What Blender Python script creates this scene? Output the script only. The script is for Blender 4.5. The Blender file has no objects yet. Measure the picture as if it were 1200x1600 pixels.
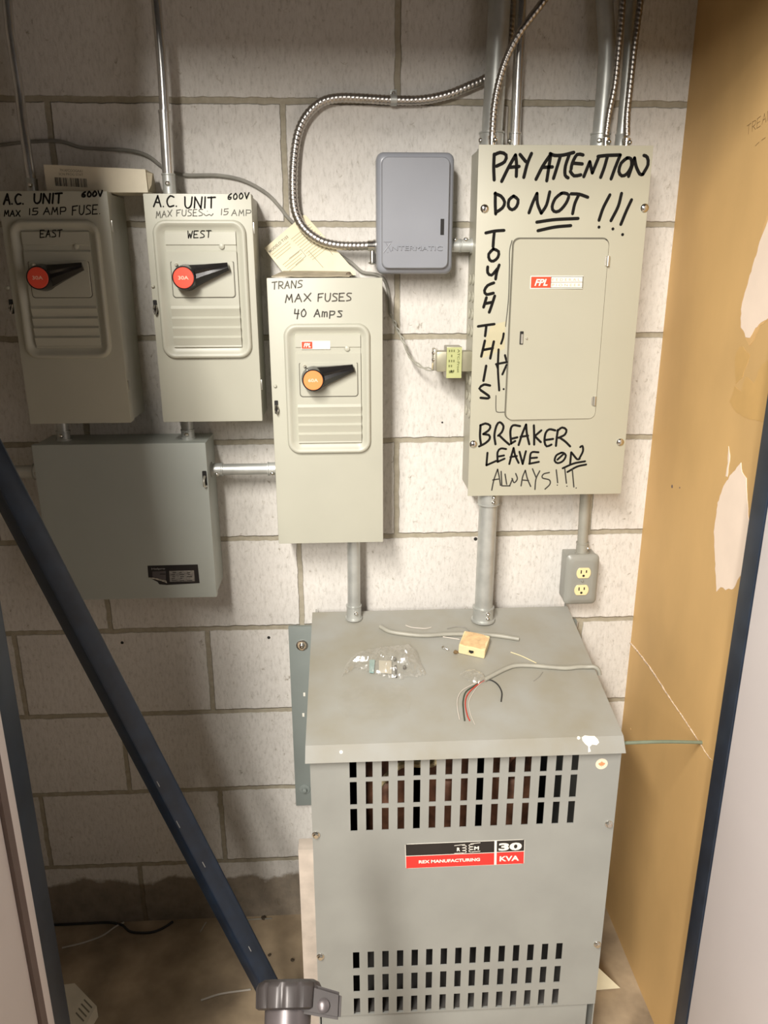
import bpy, bmesh, math, random
from math import sin, cos, pi, radians
from mathutils import Vector, Matrix, noise
random.seed(7)
SC = bpy.context.scene
COL = SC.collection
# ------------------------------------------------------------------ camera
F_PX, CAM = 1187.74, Vector((-0.09933, -1.47486, 1.47999))
PITCH, YAW, ROLL = 0.303464, 0.050047, -0.002228
_fw = Vector((sin(YAW)*cos(PITCH), cos(YAW)*cos(PITCH), -sin(PITCH)))
_rt = Vector((cos(YAW), -sin(YAW), 0)); _up = _rt.cross(_fw)
_r2 = cos(ROLL)*_rt + sin(ROLL)*_up; _u2 = -sin(ROLL)*_rt + cos(ROLL)*_up
cd = bpy.data.cameras.new('camera'); cam = bpy.data.objects.new('camera', cd); COL.objects.link(cam)
cam.matrix_world = Matrix(((_r2.x, _u2.x, -_fw.x, CAM.x), (_r2.y, _u2.y, -_fw.y, CAM.y), (_r2.z, _u2.z, -_fw.z, CAM.z), (0, 0, 0, 1)))
cd.sensor_fit = 'VERTICAL'; cd.sensor_height = 32.0; cd.lens = 32.0*F_PX/1600; cd.clip_start = .01
SC.camera = cam
# ------------------------------------------------------------------ light
SC.view_settings.view_transform = 'Standard'; SC.view_settings.look = 'None'
SC.view_settings.gamma = 1; SC.view_settings.exposure = -0.2
W = bpy.data.worlds.new('world'); SC.world = W; W.use_nodes = True
W.node_tree.nodes['Background'].inputs[0].default_value = (1.0, .92, .84, 1)
W.node_tree.nodes['Background'].inputs[1].default_value = .07
ld = bpy.data.lights.new('corridor_ceiling_light', 'AREA'); ld.shape = 'RECTANGLE'; ld.size = .20; ld.size_y = 1.3
ld.energy = 150; ld.color = (1, .95, .885)
lo = bpy.data.objects.new('corridor_ceiling_light', ld); COL.objects.link(lo); lo.location = (-.67, -2.05, 2.5)
l2 = bpy.data.lights.new('far_fill_light', 'AREA'); l2.shape = 'RECTANGLE'; l2.size = .4; l2.size_y = 1.2; l2.energy = 165; l2.color = (1, .95, .885)
o2 = bpy.data.objects.new('far_fill_light', l2); COL.objects.link(o2); o2.location = (-1.15, -4.6, 2.6)
o2.rotation_euler = (radians(65), 0, radians(-11))  # second lamp is added fill, brightening the upper wall below the header

# ------------------------------------------------------------------ helpers: pixels -> points on known planes
def ray(px, py):
    return _fw + _r2*((px-600)/F_PX) + _u2*((800-py)/F_PX)
def at(px, py, Y):
    d = ray(px, py); return CAM + d*((Y-CAM.y)/d.y)
def atx(px, py, X):
    d = ray(px, py); return CAM + d*((X-CAM.x)/d.x)
def atz(px, py, Z):
    d = ray(px, py); return CAM + d*((Z-CAM.z)/d.z)
LID_F, LID_B = (-.390, .739), (-.036, .815)          # (y, z) of the lid's front and back edges
LN = Vector((0, -(LID_B[1]-LID_F[1]), LID_B[0]-LID_F[0])).normalized()
def atlid(px, py, h=0):
    d = ray(px, py); p0 = Vector((0, LID_F[0], LID_F[1])) + LN*h
    return CAM + d*((p0-CAM).dot(LN)/d.dot(LN))

# ------------------------------------------------------------------ materials
def mat(name, col, rough=.5, metal=0, var=.06, scale=30, bump=0, spec=.5, col2=None, stretch=(1, 1, 1), coat=0):
    m = bpy.data.materials.new(name); m.use_nodes = True; nt = m.node_tree; b = nt.nodes['Principled BSDF']
    b.inputs['Roughness'].default_value = rough; b.inputs['Metallic'].default_value = metal
    b.inputs['Specular IOR Level'].default_value = spec
    b.inputs['Coat Weight'].default_value = coat
    tc = nt.nodes.new('ShaderNodeTexCoord'); mp = nt.nodes.new('ShaderNodeMapping'); mp.inputs['Scale'].default_value = stretch
    nz = nt.nodes.new('ShaderNodeTexNoise'); nz.inputs['Scale'].default_value = scale; nz.inputs['Detail'].default_value = 6
    nt.links.new(tc.outputs['Object'], mp.inputs[0]); nt.links.new(mp.outputs[0], nz.inputs['Vector'])
    rp = nt.nodes.new('ShaderNodeValToRGB'); rp.color_ramp.elements[0].position = .3; rp.color_ramp.elements[1].position = .7
    c1 = [max(0, c*(1-var)) for c in col]; c2 = col2 or [min(1, c*(1+var)) for c in col]
    rp.color_ramp.elements[0].color = (*c1, 1); rp.color_ramp.elements[1].color = (*c2, 1)
    nt.links.new(nz.outputs['Fac'], rp.inputs[0]); nt.links.new(rp.outputs[0], b.inputs['Base Color'])
    if bump:
        bp = nt.nodes.new('ShaderNodeBump'); bp.inputs['Strength'].default_value = bump; bp.inputs['Distance'].default_value = .002
        nt.links.new(nz.outputs['Fac'], bp.inputs['Height']); nt.links.new(bp.outputs[0], b.inputs['Normal'])
    return m
PAINT = mat('switch_grey_green', (.43, .425, .35), .42, var=.03, scale=9)
PAINT2 = mat('box_blue_grey', (.375, .40, .365), .42, var=.04, scale=6)
PANEL = mat('panel_grey_green', (.43, .415, .325), .42, var=.03, scale=5)
TRANSF = mat('transformer_grey', (.275, .278, .255), .5, var=.05, scale=14)
PLATE = mat('plate_grey', (.20, .225, .21), .5, var=.05, scale=14)
TIMER = mat('timer_grey', (.245, .255, .28), .32, var=.04, scale=10)
OUTG = mat('outlet_grey', (.27, .27, .24), .35, var=.05, scale=20)
STEEL = mat('galvanised', (.66, .65, .62), .26, .85, var=.12, scale=25)
STEELD = mat('galvanised_dull', (.50, .51, .48), .42, .55, var=.15, scale=30)
FLEXM = mat('flex_steel', (.50, .47, .43), .34, 1, var=.1, scale=60)
CHROME = mat('screw_chrome', (.75, .73, .68), .18, 1, var=.05)
BLACK = mat('black_plastic', (.012, .011, .011), .22, var=.2)
DARK = mat('dark_gap', (.012, .011, .010), .8, var=.1)
INK = mat('marker_ink', (.009, .008, .007), .8, var=.1, spec=.15)
INKF = mat('marker_ink_faded', (.085, .08, .06), .6, var=.2)
RED = mat('cap_red', (.82, .085, .045), .4, var=.04)
ORANGE = mat('cap_orange', (.85, .27, .08), .4, var=.04)
LRED = mat('label_red', (.72, .035, .03), .35, var=.03)
LORANGE = mat('label_orange_red', (.74, .07, .025), .35, var=.03)
LBLACK = mat('label_black', (.018, .016, .016), .35, var=.1)
WHITE = mat('label_white', (.80, .77, .68), .45, var=.02)
PRINT = mat('print_grey', (.20, .18, .13), .6)
PAPER = mat('paper_cream', (.66, .60, .42), .7, var=.05, scale=40)
PAPERD = mat('paper_dusty', (.36, .31, .22), .85, var=.2, scale=50)
CARD = mat('carton_cream', (.66, .60, .46), .65, var=.05, scale=30)
CREAM = mat('ivory_plastic', (.78, .66, .36), .35, var=.03)
CREAM2 = mat('jack_cream', (.74, .62, .36), .5, var=.05)
KRAFT = mat('torn_kraft', (.62, .42, .22), .9, var=.2, scale=90)
NAVY = mat('navy_paint', (.016, .025, .042), .42, var=.25, scale=20)
NAVY2 = mat('navy_steel', (.009, .020, .040), .42, var=.35, scale=25, bump=.1)
PINK = mat('door_paint', (.70, .65, .645), .5, var=.02, scale=6)
TRIMB = mat('door_groove', (.15, .11, .10), .6)
WIREG = mat('wire_grey', (.24, .23, .20), .5, var=.15)
WIREP = mat('cable_pale', (.31, .30, .25), .45, var=.12)
WIREW = mat('wire_white', (.48, .44, .38), .5, var=.1)
WIREB = mat('wire_black', (.02, .02, .02), .5)
WIRER = mat('wire_red', (.45, .05, .03), .5)
WIREN = mat('wire_green_black', (.04, .055, .035), .5)
GREEN = mat('green_grey_rod', (.17, .20, .14), .6, var=.15)
YGREEN = mat('label_yellow_green', (.42, .44, .20), .4, var=.05)
LAMI = mat('laminate_steel', (.40, .38, .31), .4, .6, var=.15)
COILG = mat('coil_brass_grey', (.33, .31, .22), .35, .3, var=.15)
COPPER = mat('coil_brown', (.20, .09, .05), .5, .2, var=.4, scale=40)
KNOB = mat('clamp_dark_metal', (.055, .048, .046), .40, .25, var=.15)
KNOBP = mat('clamp_post_metal', (.12, .105, .105), .36, .5, var=.15)
PATCH = mat('bare_plaster', (.86, .72, .60), .8, var=.03, scale=20)
PATCHE = mat('torn_paper_edge', (.66, .42, .18), .8, var=.1, scale=40)
CRACK = mat('crack_plaster', (.66, .52, .38), .9, var=.35, scale=200)
WPAINT = mat('white_paint_drip', (.80, .76, .66), .5, var=.02)
STICK = mat('sticker_cream', (.80, .66, .50), .5)
LEAF = mat('leaf_orange', (.72, .27, .12), .5)
TEAL = mat('teal_strip', (.25, .38, .36), .5)
HINGE = mat('hinge_silver', (.70, .68, .60), .3, .9)
def film(name, tint, gl=.10):
    m = bpy.data.materials.new(name); m.use_nodes = True; nt = m.node_tree; nt.nodes.clear()
    o = nt.nodes.new('ShaderNodeOutputMaterial'); mx = nt.nodes.new('ShaderNodeMixShader')
    t = nt.nodes.new('ShaderNodeBsdfTransparent'); t.inputs[0].default_value = (*tint, 1)
    mx2 = nt.nodes.new('ShaderNodeMixShader'); mx2.inputs[0].default_value = .55
    g = nt.nodes.new('ShaderNodeBsdfGlossy'); g.inputs['Roughness'].default_value = .22
    d = nt.nodes.new('ShaderNodeBsdfDiffuse'); d.inputs[0].default_value = (.75, .72, .64, 1)
    lw = nt.nodes.new('ShaderNodeLayerWeight'); lw.inputs[0].default_value = .35
    ma = nt.nodes.new('ShaderNodeMath'); ma.operation = 'MULTIPLY_ADD'; ma.inputs[1].default_value = .55; ma.inputs[2].default_value = gl
    lw.inputs[0].default_value = .5; pw = nt.nodes.new('ShaderNodeMath'); pw.operation = 'POWER'; pw.inputs[1].default_value = 2.2; nt.links.new(lw.outputs['Facing'], pw.inputs[0]); nt.links.new(pw.outputs[0], ma.inputs[0]); nt.links.new(ma.outputs[0], mx.inputs[0])
    nt.links.new(d.outputs[0], mx2.inputs[1]); nt.links.new(g.outputs[0], mx2.inputs[2])
    nt.links.new(t.outputs[0], mx.inputs[1]); nt.links.new(mx2.outputs[0], mx.inputs[2]); nt.links.new(mx.outputs[0], o.inputs[0])
    return m
FILM = film('clear_film', (.975, .97, .95), .20); FILM2 = film('clear_film_flat', (.99, .988, .98), .06)

def block_wall_material():
    m = bpy.data.materials.new('painted_block_wall'); m.use_nodes = True; nt = m.node_tree; N = nt.nodes; L = nt.links
    b = N['Principled BSDF']; b.inputs['Roughness'].default_value = .75; b.inputs['Specular IOR Level'].default_value = .25
    tc = N.new('ShaderNodeTexCoord')
    sep = N.new('ShaderNodeSeparateXYZ'); L.new(tc.outputs['Object'], sep.inputs[0])
    def math_(op, a, bb=None, c=None):
        n = N.new('ShaderNodeMath'); n.operation = op
        for i, v in enumerate((a, bb, c)):
            if v is None: continue
            if isinstance(v, (int, float)): n.inputs[i].default_value = v
            else: L.new(v, n.inputs[i])
        return n.outputs[0]
    def noise_(scale, detail=4, stretch=None, rough=.6):
        n = N.new('ShaderNodeTexNoise'); n.inputs['Scale'].default_value = scale; n.inputs['Detail'].default_value = detail; n.inputs['Roughness'].default_value = rough
        if stretch:
            mp = N.new('ShaderNodeMapping'); mp.inputs['Scale'].default_value = stretch; L.new(tc.outputs['Object'], mp.inputs[0]); L.new(mp.outputs[0], n.inputs['Vector'])
        else: L.new(tc.outputs['Object'], n.inputs['Vector'])
        return n
    def ramp(v, stops):
        r = N.new('ShaderNodeValToRGB'); e = r.color_ramp.elements
        e[0].position, e[0].color = stops[0][0], (*stops[0][1], 1); e[1].position, e[1].color = stops[-1][0], (*stops[-1][1], 1)
        for p, c in stops[1:-1]:
            q = e.new(p); q.color = (*c, 1)
        L.new(v, r.inputs[0]); return r.outputs[0]
    wob = noise_(28, 3)
    wx = math_('MULTIPLY_ADD', wob.outputs['Fac'], .007, -.0035); wz = math_('MULTIPLY_ADD', noise_(40, 3).outputs['Fac'], .007, -.0035)
    X = math_('ADD', math_('ADD', sep.outputs[0], 4.2), wx); Z = math_('ADD', math_('ADD', sep.outputs[2], .234), wz)
    cmb = N.new('ShaderNodeCombineXYZ'); L.new(X, cmb.inputs[0]); L.new(Z, cmb.inputs[1])
    br = N.new('ShaderNodeTexBrick'); L.new(cmb.outputs[0], br.inputs['Vector'])
    for k, v in (('Scale', 1), ('Mortar Size', .0062), ('Mortar Smooth', .35), ('Bias', 0), ('Brick Width', .4), ('Row Height', .2)): br.inputs[k].default_value = v
    br.offset = .5; br.offset_frequency = 2
    br.inputs['Color1'].default_value = (.655, .63, .585, 1); br.inputs['Color2'].default_value = (.715, .688, .64, 1); br.inputs['Mortar'].default_value = (.5, .48, .44, 1)
    mfac = br.outputs['Fac']
    def mixc(f, a, bb, mode='MIX'):
        n = N.new('ShaderNodeMix'); n.data_type = 'RGBA'; n.blend_type = mode
        if isinstance(f, (int, float)): n.inputs[0].default_value = f
        else: L.new(f, n.inputs[0])
        for i, v in ((6, a), (7, bb)):
            if isinstance(v, tuple): n.inputs[i].default_value = (*v, 1)
            else: L.new(v, n.inputs[i])
        return n.outputs[2]
    streak = noise_(110, 6, (1.5, 1, .5), .75); st = ramp(streak.outputs['Fac'], [(.30, (.66, .65, .63)), (.47, (.93, .925, .92)), (.62, (1, 1, 1))])
    pits = noise_(75, 8, (1.2, 1, .9), .68); pits.inputs['Distortion'].default_value = .6; pt = ramp(pits.outputs['Fac'], [(.30, (.52, .49, .44)), (.36, (.90, .89, .87)), (.42, (1, 1, 1))])
    big = noise_(5, 3); bg = ramp(big.outputs['Fac'], [(.3, (.90, .90, .90)), (.7, (1, 1, 1))])
    c = mixc(1, br.outputs['Color'], st, 'MULTIPLY'); c = mixc(1, c, pt, 'MULTIPLY'); c = mixc(1, c, bg, 'MULTIPLY')
    mort = ramp(noise_(60, 3).outputs['Fac'], [(.3, (.30, .27, .20)), (.7, (.40, .36, .28))])
    c = mixc(mfac, c, mort)
    # splash band of bare concrete above the floor, with a ragged top
    band = math_('ADD', sep.outputs[2], math_('MULTIPLY_ADD', noise_(9, 5).outputs['Fac'], .10, -.05))
    bf = N.new('ShaderNodeMapRange'); bf.inputs[1].default_value = .115; bf.inputs[2].default_value = .125; bf.inputs[3].default_value = .85; bf.inputs[4].default_value = 0; L.new(band, bf.inputs[0])
    stain = ramp(noise_(30, 5).outputs['Fac'], [(.3, (.13, .10, .065)), (.7, (.24, .19, .13))])
    c = mixc(bf.outputs[0], c, stain)
    L.new(c, b.inputs['Base Color'])
    h = math_('SUBTRACT', math_('MULTIPLY_ADD', streak.outputs['Fac'], .18, math_('MULTIPLY', pits.outputs['Fac'], .22)), math_('MULTIPLY', mfac, .9))
    bp = N.new('ShaderNodeBump'); bp.inputs['Strength'].default_value = .75; bp.inputs['Distance'].default_value = .005
    L.new(h, bp.inputs['Height']); L.new(bp.outputs[0], b.inputs['Normal'])
    return m
BLOCK = block_wall_material()
DRYW = mat('mustard_drywall', (.60, .39, .165), .62, var=.09, scale=7, spec=.3, bump=.05, stretch=(1, 1, .5))
CONC = mat('stained_concrete', (.25, .185, .118), .8, var=.35, scale=8, bump=.4, col2=(.50, .385, .25))

# ------------------------------------------------------------------ mesh helpers
def wloc(o):
    v = Vector((0, 0, 0))
    while o: v = v + Vector(o.location); o = o.parent
    return v
def obj(name, bm, m, parent=None, smooth=35, loc=None, mats=None):
    """mesh built in world coordinates, origin moved to loc / to its parent's origin"""
    bmesh.ops.recalc_face_normals(bm, faces=bm.faces)
    me = bpy.data.meshes.new(name)
    off = wloc(parent) if parent else Vector(loc or (0, 0, 0))
    bmesh.ops.translate(bm, verts=bm.verts, vec=-off)
    bm.to_mesh(me); bm.free()
    for p in me.polygons: p.use_smooth = True
    me.set_sharp_from_angle(angle=radians(smooth))
    for mm in (mats or [m]): me.materials.append(mm)
    o = bpy.data.objects.new(name, me); COL.objects.link(o)
    if parent: o.parent = parent
    else: o.location = off
    return o
def tag(o, label=None, cat=None, group=None, kind=None):
    for k, v in (('label', label), ('category', cat), ('group', group), ('kind', kind)):
        if v: o[k] = v
    return o
def thing(name, loc, label, cat, group=None):
    o = bpy.data.objects.new(name, None); COL.objects.link(o); o.location = loc; o.empty_display_size = .05
    return tag(o, label, cat, group)
def struct(name, bm, m, parent=None):
    o = obj(name, bm, m, parent)
    if not parent: o['kind'] = 'structure'
    return o
def box(bm, x0, x1, y0, y1, z0, z1, bev=0, seg=2):
    r = bmesh.ops.create_cube(bm, size=1); vs = r['verts']
    for v in vs: v.co = Vector(((x0+x1)/2+v.co.x*(x1-x0), (y0+y1)/2+v.co.y*(y1-y0), (z0+z1)/2+v.co.z*(z1-z0)))
    if bev:
        es = list({e for v in vs for e in v.link_edges})
        bmesh.ops.bevel(bm, geom=es, offset=bev, segments=seg, affect='EDGES', profile=.6)
    return bm
def B(*a, **k): return box(bmesh.new(), *a, **k)
def hexa(bm, pts):
    """8 points: bottom ring 4, top ring 4"""
    v = [bm.verts.new(p) for p in pts]
    for f in ((0, 1, 2, 3), (7, 6, 5, 4), (0, 4, 5, 1), (1, 5, 6, 2), (2, 6, 7, 3), (3, 7, 4, 0)): bm.faces.new([v[i] for i in f])
    return v
def rrect(cx, cz, w, h, r, n=6):
    pts = []
    for (sx, sz, a0) in ((1, 1, 0), (-1, 1, 90), (-1, -1, 180), (1, -1, 270)):
        for i in range(n+1):
            a = radians(a0+90*i/n); pts.append((cx+sx*(w/2-r)+r*cos(a), cz+sz*(h/2-r)+r*sin(a)))
    return pts
def loops(bm, rings, cap0=False, cap1=True):
    """rings: list of lists of 3D points of equal length, bridged in order"""
    vr = [[bm.verts.new(p) for p in r] for r in rings]
    n = len(vr[0])
    for a, b in zip(vr, vr[1:]):
        for i in range(n): bm.faces.new((a[i], a[(i+1) % n], b[(i+1) % n], b[i]))
    if cap0: bm.faces.new(vr[0][::-1])
    if cap1: bm.faces.new(vr[-1])
    return bm
def rplate(bm, x0, x1, z0, z1, yb, yf, r, bev=.001):
    """rounded-corner plate in the XZ plane between y=yb (back) and y=yf (front, nearer the camera)"""
    cx, cz, w, h = (x0+x1)/2, (z0+z1)/2, x1-x0, z1-z0
    R = [[(x, yb, z) for x, z in rrect(cx, cz, w, h, r)], [(x, yf+bev, z) for x, z in rrect(cx, cz, w, h, r)],
         [(x, yf, z) for x, z in rrect(cx, cz, w-2*bev, h-2*bev, max(r-bev, 1e-4))]]
    return loops(bm, R, True, True)
def prism(bm, pts2, axis_pts):
    """extrude polygon pts2 [(a,b)] using axis_pts(a,b,t) for t in 0,1"""
    r0 = [axis_pts(a, b, 0) for a, b in pts2]; r1 = [axis_pts(a, b, 1) for a, b in pts2]
    return loops(bm, [r0, r1], True, True)
def cyl(bm, p0, p1, r0, r1=None, n=20, caps=True):
    p0, p1 = Vector(p0), Vector(p1); r1 = r0 if r1 is None else r1
    d = (p1-p0).normalized(); a = d.orthogonal().normalized(); b = d.cross(a)
    R = [[p+a*(r*cos(2*pi*i/n))+b*(r*sin(2*pi*i/n)) for i in range(n)] for p, r in ((p0, r0), (p1, r1))]
    return loops(bm, R, caps, caps)
def lathe(bm, p0, d, prof, n=20):
    """prof: [(distance along d, radius)]"""
    p0, d = Vector(p0), Vector(d).normalized(); a = d.orthogonal().normalized(); b = d.cross(a)
    R = [[p0+d*t+a*(r*cos(2*pi*i/n))+b*(r*sin(2*pi*i/n)) for i in range(n)] for t, r in prof]
    return loops(bm, R, True, True)
def spline(pts, step):
    pts = [Vector(p) for p in pts]
    if len(pts) < 3:
        n = max(1, int((pts[1]-pts[0]).length/step)); return [pts[0].lerp(pts[1], i/n) for i in range(n+1)]
    P = [2*pts[0]-pts[1]] + pts + [2*pts[-1]-pts[-2]]; out = []
    for i in range(1, len(P)-2):
        p0, p1, p2, p3 = P[i-1:i+3]; n = max(2, int((p2-p1).length/step))
        for k in range(n):
            t = k/n
            out.append(.5*((2*p1)+(p2-p0)*t+(2*p0-5*p1+4*p2-p3)*t*t+(3*p1-p0-3*p2+p3)*t**3))
    out.append(P[-2]); return out
def tube(bm, pts, r, n=12, step=.01, flex=None, ends=True, rend=None):
    c = spline(pts, step)
    t = (c[1]-c[0]).normalized(); a = t.orthogonal().normalized(); rings = []; s = 0
    for i, p in enumerate(c):
        tn = (c[min(i+1, len(c)-1)]-c[max(i-1, 0)])
        tn = tn.normalized() if tn.length > 1e-9 else t
        a = (a - tn*a.dot(tn)).normalized(); b = tn.cross(a)
        if i: s += (p-c[i-1]).length
        ring = []
        for k in range(n):
            th = 2*pi*k/n
            rr = r if rend is None else r+(rend-r)*i/(len(c)-1)
            if flex: rr = r*(1+.13*abs(sin(pi*s/flex+th/2))-.10)
            ring.append(p+a*(rr*cos(th))+b*(rr*sin(th)))
        rings.append(ring)
    return loops(bm, rings, ends, ends)
FLEXP = .0072
def flex_tube(pts, r): return tube(bmesh.new(), pts, r, n=14, step=.0014, flex=FLEXP)

# strokes: flat ink ribbons lying on a plane given by a pixel->point function
def ribbon(bm, pts, w, nrm):
    pts = [Vector(p) for p in pts]; n = nrm
    def disc(p):
        a = n.orthogonal().normalized(); b = n.cross(a)
        bm.faces.new([bm.verts.new(p+a*(w/2*cos(2*pi*i/8))+b*(w/2*sin(2*pi*i/8))) for i in range(8)])
    if len(pts) == 1: disc(pts[0]); return
    c = spline(pts, w*.8) if len(pts) > 2 else pts
    L_, R_ = [], []
    for i, p in enumerate(c):
        t = c[min(i+1, len(c)-1)]-c[max(i-1, 0)]
        t = t.normalized() if t.length > 1e-9 else Vector((1, 0, 0))
        s = t.cross(n)*(w/2); L_.append(bm.verts.new(p+s)); R_.append(bm.verts.new(p-s))
    for i in range(len(c)-1): bm.faces.new((L_[i], L_[i+1], R_[i+1], R_[i]))
    disc(c[0]+n*1e-5); disc(c[-1]+n*1e-5)
NFRONT = Vector((0, -1, 0))
def ink(name, strokes, mapf, w, m, parent, nrm=NFRONT):
    bm = bmesh.new()
    for s in strokes: ribbon(bm, [mapf(*q) for q in s], w, nrm)
    me_o = obj(name, bm, m, parent, 60); return me_o
GL = {
 'A': [[(0, 0), (.5, 1)], [(.5, 1), (1, 0)], [(.2, .4), (.8, .4)]], 'C': [[(.95, .9), (.5, 1), (.1, .7), (.05, .35), (.4, 0), (1, .1)]],
 'B': [[(0, 0), (0, 1)], [(0, 1), (.7, .95), (.7, .6), (0, .5)], [(0, .5), (.9, .4), (.8, .05), (0, 0)]],
 'D': [[(0, 0), (0, 1)], [(0, 1), (.8, .8), (.9, .3), (0, 0)]], 'E': [[(.9, 1), (0, 1)], [(0, 1), (0, 0)], [(0, 0), (.95, 0)], [(0, .5), (.7, .52)]],
 'F': [[(.95, 1), (0, .95)], [(0, .95), (.03, 0)], [(0, .5), (.7, .55)]], 'H': [[(0, 0), (0, 1)], [(1, 0), (1, 1)], [(0, .5), (1, .5)]],
 'I': [[(.5, 0), (.5, 1)]], 'M': [[(0, 0), (.15, 1)], [(.15, 1), (.5, .35)], [(.5, .35), (.85, 1)], [(.85, 1), (1, 0)]],
 'N': [[(0, 0), (.05, 1)], [(.05, 1), (.95, 0)], [(.95, 0), (1, 1)]], 'O': [[(.5, 1), (.05, .7), (.1, .15), (.5, 0), (.95, .3), (.85, .85), (.5, 1)]],
 'P': [[(.1, 0), (.05, 1)], [(.05, 1), (.9, .95), (.85, .5), (.1, .42)]], 'R': [[(.05, 0), (.05, 1)], [(.05, 1), (.85, .92), (.8, .55), (.1, .48)], [(.3, .48), (1, 0)]],
 'S': [[(.95, .95), (.3, 1), (.1, .72), (.8, .42), (.85, .1), (.05, 0)]], 'T': [[(0, .97), (1, 1)], [(.5, 1), (.5, 0)]],
 'U': [[(0, 1), (.08, .2), (.5, 0), (.9, .25), (1, 1)]], 'V': [[(0, 1), (.5, 0)], [(.5, 0), (1, 1)]], 'W': [[(0, 1), (.25, 0)], [(.25, 0), (.5, .6)], [(.5, .6), (.75, 0)], [(.75, 0), (1, 1)]],
 'X': [[(0, 0), (1, 1)], [(0, 1), (1, 0)]], '0': [[(.5, 1), (.05, .6), (.2, .05), (.7, .05), (.95, .5), (.5, 1)]], '1': [[(.5, 1), (.5, 0)]],
 '4': [[(.1, 1), (.05, .4)], [(.05, .4), (.9, .42)], [(.75, .9), (.6, -.25)]], '5': [[(.9, 1), (.2, 1)], [(.2, 1), (.15, .55)], [(.15, .55), (.9, .5), (.7, .05), (.05, 0)]],
 '6': [[(.8, 1), (.15, .6), (.1, .1), (.7, .05), (.8, .4), (.15, .4)]], '.': [[(.3, .03)]], 'm': [[(.05, 0), (.1, .7)], [(.1, .7), (.45, .65), (.48, 0)], [(.48, .6), (.9, .65), (.95, 0)]],
 'p': [[(.1, -.2), (.1, .8)], [(.1, .8), (.9, .75), (.8, .3), (.1, .25)]], 's': [[(.9, .8), (.2, .8), (.8, .3), (.7, 0), (.1, 0)]], 'u': [[(0, .7), (.1, .1), (.6, .0), (.9, .7)], [(.9, .7), (.95, 0)]], ' ': []}
def line_strokes(txt, xa, ya, xb, yb, h, slant=.1):
    """hand-lettered line: baseline from (xa,ya) to (xb,yb) px, letter height h px"""
    wts = [.35 if ch in '.1I' else (.6 if ch == ' ' else 1) for ch in txt]; tot = sum(wts); out = []; p = 0
    for ch, wt in zip(txt, wts):
        f0, f1 = p/tot, (p+wt)/tot; p += wt
        for s in GL[ch]:
            q = []
            for a, b in s:
                f = f0+(f1-f0)*(.08+.74*a); q.append((xa+(xb-xa)*f+slant*b*h*.5+random.uniform(-.3, .3), ya+(yb-ya)*f-b*h+random.uniform(-.3, .3)))
            out.append(q)
    return out
def text(body, pa, pb, h, m, parent, name='printed_text', nrm=NFRONT, bold=0, lift=.0002, font_shear=0):
    """printed lettering: baseline from point pa to pb, cap height h (m)"""
    cu = bpy.data.curves.new('t', 'FONT'); cu.body = body; cu.size = 1; cu.offset = bold; cu.shear = font_shear; cu.resolution_u = 3
    to = bpy.data.objects.new('t', cu); COL.objects.link(to)
    bpy.context.view_layer.update()
    me = bpy.data.meshes.new_from_object(to.evaluated_get(bpy.context.evaluated_depsgraph_get()))
    bpy.data.objects.remove(to); bpy.data.curves.remove(cu)
    bm = bmesh.new(); bm.from_mesh(me); bpy.data.meshes.remove(me)
    xs = [v.co.x for v in bm.verts]; x0, x1 = min(xs), max(xs)
    u = Vector(pb)-Vector(pa); L_ = u.length; u.normalize(); v_ = Vector(nrm).cross(u).normalized()
    for v in bm.verts: v.co = Vector(pa)+u*((v.co.x-x0)/(x1-x0)*L_)+v_*(v.co.y/.7*h)+Vector(nrm)*lift
    return obj(name, bm, m, parent)
def screw(p, d, r, parent, m=None, name='screw', hexh=False):
    bm = bmesh.new(); d = Vector(d)
    if hexh:
        lathe(bm, p, d, [(-.001, r*1.35), (.0012, r*1.35), (.002, r*1.25)], 18); lathe(bm, p, d, [(.001, r), (.005, r), (.006, r*.8)], 6)
    else:
        lathe(bm, p, d, [(-.001, r), (.0012, r), (.003, r*.8), (.0042, r*.4), (.0042, r*.12)], 16)
    return obj(name, bm, m or CHROME, parent)

# ================================================================== THE SETTING
WALLB = tag(struct('wall_back', B(-.95, .60, 0, .12, -.05, 2.45), BLOCK), 'painted concrete block wall behind the electrical boxes', 'wall')
WALLR = tag(struct('wall_right', B(.515, .60, -.43, 0, -.05, 2.45), DRYW), 'mustard drywall side wall with torn white patches', 'wall')
tag(struct('wall_left', B(-.95, -.86, -.62, 0, -.05, 2.45), BLOCK), 'block side wall at the left end of the closet', 'wall')
tag(struct('floor', B(-.95, 1.0, -2.6, .12, -.05, 0), CONC), 'stained dusty concrete floor', 'floor')
tag(struct('ceiling', B(-.95, .60, -.62, .12, 2.40, 2.45), PINK), 'ceiling over the electrical closet', 'ceiling')
tag(struct('wall_light_block', B(-2.2, -.60, -.655, -.60, -.05, 2.45), PINK), 'unseen wall added left of the opening to block light', 'wall')  # out of view, added to keep light off the left end
tag(struct('trim_1', B(-.60, -.523, -.655, -.60, 0, 2.3, bev=.004), NAVY), 'dark navy steel post at the left of the opening', 'door frame')
tag(struct('trim_2', B(.495, .60, -.468, -.43, 0, 2.3, bev=.002), NAVY), 'dark navy door frame edge beside the mustard wall', 'door frame')
tag(struct('trim_3', B(-.86, .60, -.52, -.47, 1.875, 2.40), NAVY), 'navy head of the closet door frame', 'door frame')
d1 = tag(struct('door_1', B(.497, .535, -1.22, -.47, .012, 1.84, bev=.002), PINK), 'pale pinkish grey door leaf standing open at the right', 'door')
ex_ = lambda px, Y: at(px, 1600, Y).x
d2 = tag(struct('door_2', B(-.64, ex_(75, -.675), -.675, -.657, .012, 1.84, bev=.001), PINK), 'pale pinkish door leaf edge at the lower left', 'door')
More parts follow.
